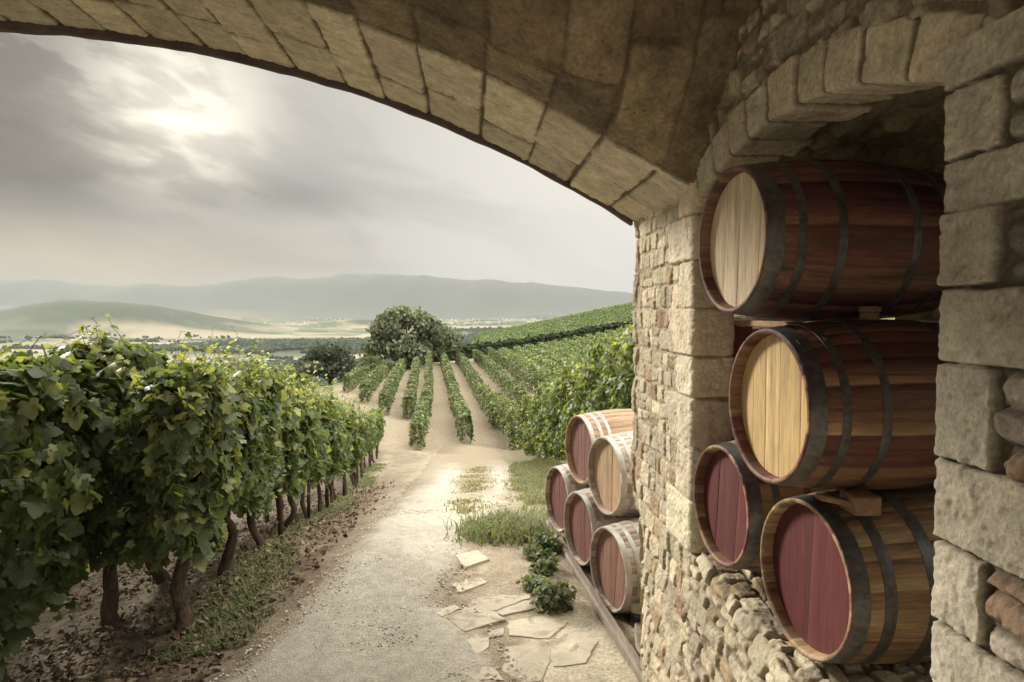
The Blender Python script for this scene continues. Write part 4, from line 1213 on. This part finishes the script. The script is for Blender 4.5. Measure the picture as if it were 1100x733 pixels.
# ------------------------------------------------------------------ trees
def tree(px, py, Y, width, height, trunk_h, seed, label, n, base=(.165, .185, .115)):
    g = np.random.default_rng(seed)
    b = ray(px, py); X = b[0] / b[1] * Y; z = float(terrain(X, Y))
    root = empty('broadleaf_tree', (X, Y, z)); tag(root, label, 'tree', 'trees at the end of the vine rows')
    nl = 34; cs = []
    for k in range(nl):
        th = g.uniform(0, 2 * math.pi); u = g.uniform(-.75, 1); rr = g.uniform(.40, .95)
        w = math.sqrt(max(0, 1 - .75 * u * u))
        cs.append((rr * w * math.cos(th) * width / 2, rr * w * math.sin(th) * width / 2, trunk_h + (height - trunk_h) * (.5 + .42 * u), g.uniform(.09, .21) * width))
    cs = np.array(cs)
    k = g.integers(0, nl, n); d = g.normal(0, 1, (n, 3)); d /= np.linalg.norm(d, axis=1)[:, None]; d[:, 2] = np.abs(d[:, 2]) * np.where(g.random(n) < .75, 1, -1)
    r = g.random(n) ** .4
    pos = cs[k, :3] + d * (cs[k, 3] * r)[:, None] * np.array([1, 1, .8])
    nr = d + g.normal(0, .5, (n, 3)); tip = g.normal(0, 1, (n, 3)) + np.array([0, 0, -.5])
    V, F = scatter(pos, nr, tip, g.uniform(.35, .75, n) * width / 14, DIAM3 * np.array([1.5, 1, 1]), DIAMF)
    T = rep(np.array(base) * g.uniform(.65, 1.5, n)[:, None] * g.uniform(.8, 1.2, nl)[k][:, None], 4)
    o = link('crown', raw_mesh('crown', V, F, T, False), M_FARLEAF, root, True)
    mb = MB()
    t = np.linspace(0, 1, 8)
    v_, f_ = tube_geo(np.stack([.2 * t, .1 * t, -.3 + (height * .55 + .3) * t], 1), width * (.045 - .025 * t), 10, .2, seed); mb.add(v_, f_)
    for c in cs[:16]:
        s0 = np.array([.1, .05, trunk_h * g.uniform(.6, 1.3)])
        v_, f_ = tube_geo(s0 + (c[:3] - s0) * t[:, None] + np.array([0, 0, .5]) * (t * (1 - t))[:, None], width * (.018 - .013 * t), 6, .2, seed); mb.add(v_, f_)
    mb.obj('trunk', M_BARK, root, True)
tree(440, 405, 96, 11.8, 8.0, .8, 601, 'large dark broadleaf tree with a rounded crown behind the vine rows', 11000)
tree(355, 420, 86, 7.6, 4.9, .3, 611, 'low round dark bush-like tree left of the large tree', 7000, (.08, .092, .065))
tree(314, 425, 92, 4.5, 3.0, .2, 621, 'small green bush left of the low round tree', 2500, (.10, .13, .06))
tree(402, 418, 90, 5, 2.6, .2, 631, 'small pale green bush between the two dark trees', 2500, (.13, .16, .08))

# valley woods and villages, far off
def valley_stuff():
    g = np.random.default_rng(700)
    n = 60000
    Y = 1150 + (3600 - 1150) * g.random(n) ** 1.2; X = (g.random(n) * 1.5 - 1.0) * Y * .85
    def ell(x, y, sx, sy): return ((X - x) / sx) ** 2 + ((Y - y) / sy) ** 2 + .8 * fbm(X / 130, Y / 130, 3, 14) < 1.1
    m = (fbm(X / 620 + 5, Y / 480, 4, 61) > .13) | ell(-560, 2250, 400, 230) | ell(-60, 2600, 430, 230) | ell(-250, 1560, 260, 130)
    m &= ~((X + 2100) ** 2 + (Y - 4200) ** 2 < 1500 ** 2)
    m |= (np.abs(fbm(X / 400, Y / 300, 2, 66)) < .012)
    X = X[m]; Y = Y[m]; n = len(X)
    ico = []
    t = (1 + 5 ** .5) / 2
    iv = np.array([(-1, t, 0), (1, t, 0), (-1, -t, 0), (1, -t, 0), (0, -1, t), (0, 1, t), (0, -1, -t), (0, 1, -t), (t, 0, -1), (t, 0, 1), (-t, 0, -1), (-t, 0, 1)]) / 1.9
    jf = np.array([(0, 11, 5), (0, 5, 1), (0, 1, 7), (0, 7, 10), (0, 10, 11), (1, 5, 9), (5, 11, 4), (11, 10, 2), (10, 7, 6), (7, 1, 8), (3, 9, 4), (3, 4, 2), (3, 2, 6), (3, 6, 8), (3, 8, 9), (4, 9, 5), (2, 4, 11), (6, 2, 10), (8, 6, 7), (9, 8, 1)])
    s = g.uniform(5, 9, n)
    Z = terrain(X, Y) + s * .6
    V = np.stack([X, Y, Z], 1)[:, None] + iv[None] * s[:, None, None] * (1 + .25 * g.normal(0, 1, (n, 12, 1)))
    F = jf[None] + (np.arange(n) * 12)[:, None, None]
    T = rep(np.array([.035, .052, .028]) * g.uniform(.7, 1.5, n)[:, None], 12)
    o = link('valley_woods', raw_mesh('valley_woods', V.reshape(-1, 3), F.reshape(-1, 3), T), M_FARLEAF)
    tag(o, 'far-off dark woods and tree lines scattered over the hazy valley', 'woods', kind='stuff')
    # villages
    mb = MB()
    for cx, cy, sx, sy, m in ((-1650, 5200, 350, 260, 60), (-50, 5600, 420, 300, 80), (500, 6200, 500, 300, 60), (-900, 6300, 500, 300, 60), (350, 4300, 260, 150, 40)):
        for _ in range(m):
            x = g.normal(cx, sx); y = g.normal(cy, sy); z = float(terrain(x, y))
            w, d, h = g.uniform(8, 16), g.uniform(8, 12), g.uniform(6, 10)
            a = g.uniform(0, 3.1); c, s_ = math.cos(a), math.sin(a)
            B = np.array([(-w, -d, 0), (w, -d, 0), (w, d, 0), (-w, d, 0), (-w, -d, 2 * h), (w, -d, 2 * h), (w, d, 2 * h), (-w, d, 2 * h), (-w, 0, 3 * h), (w, 0, 3 * h)]) / 2
            B = np.stack([B[:, 0] * c - B[:, 1] * s_ + x, B[:, 0] * s_ + B[:, 1] * c + y, B[:, 2] + z - 1], 1)
            mb.add(B, [np.array([(0, 1, 5, 4), (1, 2, 6, 5), (2, 3, 7, 6), (3, 0, 4, 7), (4, 5, 9, 8), (6, 7, 8, 9)]), np.array([(5, 6, 9), (7, 4, 8)])], np.array([.62, .58, .5]) * g.uniform(.7, 1.1))
    o = mb.obj('village_houses', M_HOUSE, smooth=False)
    tag(o, 'tiny pale houses of distant villages in the valley haze', 'village', kind='stuff')
valley_stuff()

# ------------------------------------------------------------------ grass, weeds, litter, pebbles
def blades(name, X, Y, h, label, seed, colA=(.12, .15, .07), colB=(.23, .225, .125), cat='grass', w=.006):
    g = np.random.default_rng(seed); n = len(X)
    z = terrain(X, Y) - .01
    th = g.uniform(0, 2 * math.pi, n); ln = g.uniform(.2, 1.1, n)
    H = h * g.uniform(.5, 1.2, n)
    dx = np.cos(th) * ln; dy = np.sin(th) * ln
    px_, py_ = -np.sin(th) * w, np.cos(th) * w
    p0 = np.stack([X, Y, z], 1)
    side = np.stack([px_, py_, 0 * px_], 1) * (1 + .06 * Y[:, None])
    mid = p0 + np.stack([dx * H * .35, dy * H * .35, H * .6], 1); tip = p0 + np.stack([dx * H, dy * H, H * (1 - .3 * ln)], 1)
    V = np.stack([p0 - side, p0 + side, mid + side * .7, mid - side * .7, tip], 1)
    F4 = np.array([[0, 1, 2, 3]])[None] + (np.arange(n) * 5)[:, None, None]; F3 = np.array([[3, 2, 4]])[None] + (np.arange(n) * 5)[:, None, None]
    t = g.random(n)[:, None]; T = rep(np.array(colA) * (1 - t) + np.array(colB) * t, 5)
    o = link(name, raw_mesh(name, V.reshape(-1, 3), [F4.reshape(-1, 4), F3.reshape(-1, 3)], T, False), M_GRASS)
    tag(o, label, cat, kind='stuff'); return o
g = np.random.default_rng(800)
n = 26000
Y = 5.3 + 26 * g.random(n) ** 1.6; X = row_x(-1.62, Y) + g.normal(0, .2, n)
m = (fbm(X * .6, Y * .45, 3, 31) + .02 + .2 * g.normal(0, .5, n) > .0) & (np.abs(g.normal(0, 1, n)) < 2) & (poly_sd(X, Y, RP) < -.1)
blades('grass', X[m], Y[m], .04 + .05 * g.random(m.sum()), 'short green grass in patches at the foot of the trackside vines', 1)
Y = 6.6 + 22 * g.random(n) ** 1.5; X = .25 + .01 * Y + 1.9 * g.random(n) ** .8 + .03 * (Y - 6)
m = (poly_sd(X, Y, RP) < -.05 + .5 * fbm(X * 1.5, Y * 1.5, 3, 38) - .25 * g.random(n)) & (fbm(X * .9, Y * .7, 3, 36) > -.28) & ~((X > .75) & (Y < 7.5))
blades('grass', X[m], Y[m], .09 + .09 * g.random(m.sum()), 'loose straw-green grass on the bank right of the track', 2, (.15, .175, .085), (.31, .285, .185))
P = np.array([ground_at(*p)[:2] for p in ((520, 575), (535, 570), (550, 565), (563, 578), (556, 572))])
k = g.integers(0, len(P), 2600); q = g.normal(0, 1, (2600, 2)) * np.array([.15, .22])
X = P[k, 0] + q[:, 0]; Y = P[k, 1] + q[:, 1]
blades('grass', X, Y, .10 + .15 * g.random(2600), 'tall grass tuft at the track edge before the outdoor barrels', 3, (.13, .165, .08), (.28, .28, .165))
Y = 8.5 + 24 * g.random(9000) ** 1.3; k = np.interp(Y, MED[:, 1], MED[:, 0]); X = k + g.normal(0, 1, 9000) * (.04 + .012 * Y)
m = (fbm(X * 2.3, Y * 1.3, 3, 39) > -.2 + .5 * g.random(9000)) & (Y < 26)
blades('grass', X[m], Y[m], .05 + .05 * g.random(m.sum()), 'thin dry grass between the two wheel tracks', 4, (.14, .14, .06), (.3, .25, .14))

def weed(px, py, rad, h, n, size, seed, label, base=(.15, .19, .10)):
    g = np.random.default_rng(seed); c = ground_at(px, py)
    root = empty('weed_plant', (c[0], c[1], c[2])); tag(root, label, 'weed', 'weeds beside the rail')
    th = g.uniform(0, 2 * math.pi, n); r = rad * g.random(n) ** .6; q = g.random(n) ** .7
    nc = 9; ca = g.uniform(0, 6.28, nc); cr_ = rad * g.uniform(.2, 1.05, nc); ch = h * g.uniform(.45, 1.25, nc); kk = g.integers(0, nc, n)
    rr = rad * .42 * g.random(n) ** .6
    z = ch[kk] * q * np.sqrt(np.clip(1 - (rr / (rad * .5)) ** 2 * .8, .1, 1))
    pos = np.stack([cr_[kk] * np.cos(ca[kk]) * (.5 + .5 * q) + rr * np.cos(th), cr_[kk] * np.sin(ca[kk]) * (.5 + .5 * q) + rr * np.sin(th), z], 1)
    nr = np.stack([np.cos(th) * .6, np.sin(th) * .6, np.ones(n)], 1) + g.normal(0, .4, (n, 3))
    tip = np.stack([np.cos(th), np.sin(th), -.3 + 0 * th], 1) + g.normal(0, .4, (n, 3))
    V, F = scatter(pos, nr, tip, size * g.uniform(.6, 1.3, n), LEAF3, LEAFF)
    o = link('foliage', raw_mesh('foliage', V, F, rep(np.array(base) * g.uniform(.6, 1.5, n)[:, None], len(LEAF3)), False), M_LEAF, root, True)
    mb = MB()
    for k in range(14):
        a = g.uniform(0, 6.28); t = np.linspace(0, 1, 5)
        v_, f_ = tube_geo(np.stack([rad * .7 * t * math.cos(a), rad * .7 * t * math.sin(a), h * .8 * np.sqrt(t) - .01], 1), .004, 5); mb.add(v_, f_)
    mb.obj('stem', M_GRASS if False else M_BARK, root, True)
weed(600, 655, .21, .20, 620, .042, 901, 'bushy grey-green weed growing beside the rail on the flagstones', (.15, .18, .115))
weed(584, 615, .12, .14, 260, .038, 902, 'leafy weed behind the bushy one, beside the rail')
weed(572, 630, .13, .10, 240, .036, 903, 'low weed at the edge of the flagstones')
weed(578, 600, .12, .12, 260, .036, 905, 'small weed tucked between the tallest weed and the leafy weed')
weed(590, 592, .14, .2, 280, .04, 904, 'tallest weed by the end of the rail')

# dry leaves and clods under the vines
n = 15000
Y = 4.3 + 16 * g.random(n) ** 1.8; X = row_x(-1.05, Y) - 5.5 * g.random(n) ** 1.2 + .4 * g.normal(0, 1, n)
m = (poly_sd(X, Y, RP) < -.12) & (fbm(X * 1.6, Y * 1.6, 3, 46) > -.25); X = X[m]; Y = Y[m]; n = len(X)
z = terrain(X, Y) + .02 + .03 * g.random(n)
V, F = scatter(np.stack([X, Y, z], 1), g.normal(0, .5, (n, 3)) + np.array([0, 0, .8]), g.normal(0, 1, (n, 3)), g.uniform(.025, .075, n), LEAF3[[0, 3, 9, 16, 23, 29]] * np.array([.8, 1, 1.6]), np.array([[0, 1, 2], [0, 2, 3], [0, 3, 4], [0, 4, 5]]))
pal = np.array([(.17, .125, .08), (.12, .08, .05), (.24, .19, .13), (.07, .05, .035), (.15, .10, .065)])
o = link('leaf_litter', raw_mesh('leaf_litter', V, F, rep(pal[g.integers(0, 5, n)] * g.uniform(.7, 1.2, n)[:, None], 6), False), M_BIT)
tag(o, 'dry leaves and twigs littering the soil under the vines', 'leaf litter', kind='stuff')
def pebbles(name, X, Y, s, colr, label, seed):
    g = np.random.default_rng(seed); n = len(X)
    z = terrain(X, Y) + .014 + .25 * s
    iv = np.array([(1, 0, 0), (0, 1, 0), (-1, 0, 0), (0, -1, 0), (.5, .5, .6), (-.5, .5, .65), (-.5, -.5, .6), (.5, -.5, .55), (0, 0, -.5), (0, 0, .75)], float)
    jf = np.array([(0, 1, 4), (1, 2, 5), (2, 3, 6), (3, 0, 7), (0, 4, 7), (1, 5, 4), (2, 6, 5), (3, 7, 6), (4, 5, 9), (5, 6, 9), (6, 7, 9), (7, 4, 9), (1, 0, 8), (2, 1, 8), (3, 2, 8), (0, 3, 8)])
    a = g.uniform(0, 6.3, n); c, s_ = np.cos(a), np.sin(a)
    W = iv[None] * (1 + .3 * g.normal(0, 1, (n, 10, 1))) * np.stack([g.uniform(.7, 1.4, n), g.uniform(.6, 1, n), g.uniform(.5, .9, n)], 1)[:, None]
    W = np.stack([W[..., 0] * c[:, None] - W[..., 1] * s_[:, None], W[..., 0] * s_[:, None] + W[..., 1] * c[:, None], W[..., 2]], -1)
    V = np.stack([X, Y, z], 1)[:, None] + W * s[:, None, None]
    F = jf[None] + (np.arange(n) * 10)[:, None, None]
    o = link(name, raw_mesh(name, V.reshape(-1, 3), F.reshape(-1, 3), rep(np.array(colr) * g.uniform(.65, 1.25, n)[:, None], 10), True), M_BIT)
    tag(o, label, 'gravel', kind='stuff')
n = 30000
Y = 3.9 + 12 * g.random(n) ** 1.9; X = -2.4 + 3.4 * g.random(n)
m = poly_sd(X, Y, RP) > -.05; X = X[m]; Y = Y[m]
pebbles('gravel', X, Y, .004 + .011 * g.random(len(X)) ** 3, (.50, .455, .37), 'loose pebbles scattered over the gravel track', 5)
n = 5000
Y = 4.2 + 9 * g.random(n) ** 1.6; X = row_x(-1.2, Y) - 3.5 * g.random(n)
m = poly_sd(X, Y, RP) < -.1; X = X[m]; Y = Y[m]
pebbles('gravel', X, Y, .008 + .022 * g.random(len(X)) ** 3, (.15, .115, .08), 'clods and stones on the dark soil under the vines', 6)

# ------------------------------------------------------------------ haze
def build_haze():
    x0, x1, y0, y1, z0, z1 = -16000, 16000, -70, 12200, float(VALLEY) - 130, 560
    V = np.array([(x, y, z) for x in (x0, x1) for y in (y0, y1) for z in (z0, z1)], float)
    F = np.array([(0, 1, 3, 2), (4, 6, 7, 5), (0, 4, 5, 1), (2, 3, 7, 6), (0, 2, 6, 4), (1, 5, 7, 3)])
    m = bpy.data.materials.new('haze'); m.use_nodes = True; t = m.node_tree; t.nodes.clear()
    out = t.nodes.new('ShaderNodeOutputMaterial'); v = t.nodes.new('ShaderNodeVolumePrincipled')
    v.inputs['Color'].default_value = (.44, .455, .47, 1); v.inputs['Density'].default_value = HAZE; v.inputs['Anisotropy'].default_value = 0.0
    t.links.new(v.outputs[0], out.inputs['Volume'])
    o = link('haze', raw_mesh('haze', V, F, None, False), m)
    tag(o, 'pale haze filling the valley', 'haze', kind='stuff')
HAZE = 7.5e-5
build_haze()

# ------------------------------------------------------------------ sky and sun
SUN_AZ = R(-44); SUN_EL = R(26)
def build_world():
    w = bpy.data.worlds.new('World'); scene.world = w; w.use_nodes = True
    t = w.node_tree; t.nodes.clear(); n = N(t)
    out = n.new('ShaderNodeOutputWorld')
    sky = n.new('ShaderNodeTexSky', sky_type='NISHITA'); sky.sun_disc = False
    sky.sun_elevation = SUN_EL; sky.sun_rotation = SUN_AZ
    sky.air_density = 1.5; sky.dust_density = 4
    bg1 = n.new('ShaderNodeBackground'); t.links.new(sky.outputs[0], bg1.inputs[0]); bg1.inputs[1].default_value = .08
    d = n.new('ShaderNodeTexCoord').outputs['Generated']
    sx = n.new('ShaderNodeSeparateXYZ'); t.links.new(d, sx.inputs[0]); x, y, z = sx.outputs
    az = n.math('ARCTAN2', x, y)                       # 0 along the passage, negative to the left
    el = n.math('ARCSINE', z)
    # cloud coordinates: banks drawn out sideways
    cv = n.new('ShaderNodeCombineXYZ'); n.setin(cv, 0, n.math('MULTIPLY', az, 2.6)); n.setin(cv, 1, n.math('ADD', n.math('MULTIPLY', el, 8.0), n.math('MULTIPLY', az, 1.6))); n.setin(cv, 2, 3.7)
    n1 = n.noise(cv.outputs[0], 1.25, 6, .54, .5)
    n2 = n.noise(n.scalev(cv.outputs[0], (2.0, 1.5, 1)), 2.2, 5, .5, .2)
    # bright veil of the sky
    f = n.rng(az, -.65, .2, 0, 1, True)
    base = n.mix(f, (.22, .214, .205, 1), (1.08, 1.03, .93, 1))
    low = n.rng(el, .055, .135, 1, 0, True)
    base = n.mix(n.math('MULTIPLY', low, n.rng(az, .0, -.5, 0, .9, True)), base, (.82, .665, .48, 1))
    # grey bank on the left between roughly 5 and 17 degrees
    ed = n.math('ADD', n.math('ADD', el, n.math('MULTIPLY', az, .25)), n.math('ADD', n.math('MULTIPLY', n1, .14), n.math('MULTIPLY', n2, .05)))
    band = n.math('MULTIPLY', n.rng(n.math('ADD', el, n.math('MULTIPLY', n1, .04)), .125, .175, 0, 1, True), n.rng(ed, .27, .195, 0, 1, True))
    band = n.math('MULTIPLY', band, n.rng(az, .02, -.45, 0, 1, True))
    g1 = n.math('MULTIPLY', band, n.rng(n1, .30, .55, .72, 1, True))
    c = n.mix(g1, base, (.085, .088, .094, 1))
    # soft grey streaks elsewhere
    g2 = n.math('MULTIPLY', n.rng(n1, .42, .64, 0, .4, True), n.rng(az, .25, -.2, .15, 1, True))
    c = n.mix(g2, c, (.36, .355, .35, 1))
    # small dark cloud scraps upper left
    sc = n.math('MULTIPLY', n.rng(n2, .44, .53, 0, 1, True), n.math('MULTIPLY', n.math('MULTIPLY', n.rng(el, .235, .27, 0, 1, True), n.rng(el, .37, .32, 0, 1, True)), n.rng(az, -.40, -.50, 0, 1, True)))
    c = n.mix(n.math('MULTIPLY', sc, .85), c, (.12, .12, .122, 1))
    # the brighter gap where the sun stands behind the cloud
    gd = ray(196, 122); dt = n.vmath('DOT_PRODUCT', d, tuple(gd))
    gl = n.math('MULTIPLY', n.math('POWER', n.rng(dt, .955, .9998, 0, 1), 9.0), n.rng(n2, .40, .62, 1, .5, True))
    c = n.mix(gl, c, (1.6, 1.5, 1.25, 1))
    # overcast dome: brighter overhead; unseen sky overhead and behind boosted to fill the interior
    up = n.math('MULTIPLY', n.math('ADD', n.rng(z, .42, .80, 0.0, 5.6, True), n.math('ADD', 1.0, n.rng(y, -.1, -.7, 0, 1.0, True))), .385)
    bg2 = n.new('ShaderNodeBackground'); t.links.new(c, bg2.inputs[0]); t.links.new(up, bg2.inputs[1])
    mx = n.new('ShaderNodeMixShader'); mx.inputs[0].default_value = .985
    t.links.new(bg1.outputs[0], mx.inputs[1]); t.links.new(bg2.outputs[0], mx.inputs[2])
    t.links.new(mx.outputs[0], out.inputs['Surface'])
build_world()
sd = bpy.data.lights.new('sun', 'SUN'); sd.energy = 3.0; sd.angle = R(12); sd.color = (1, .925, .81)
so = bpy.data.objects.new('sun', sd); col.objects.link(so)
dv = Vector((math.sin(SUN_AZ) * math.cos(SUN_EL), math.cos(SUN_AZ) * math.cos(SUN_EL), math.sin(SUN_EL)))
so.rotation_euler = dv.to_track_quat('Z', 'Y').to_euler(); so.location = (-20, 20, 30)

scene.view_settings.view_transform = 'Standard'; scene.view_settings.look = 'None'
scene.view_settings.exposure = 1.12; scene.view_settings.gamma = 1.0; scene.view_settings.use_curve_mapping = False
scene.render.engine = 'CYCLES'
scene.cycles.use_denoising = True
scene.cycles.max_bounces = 8; scene.cycles.diffuse_bounces = 5; scene.cycles.volume_bounces = 1; scene.cycles.transmission_bounces = 4
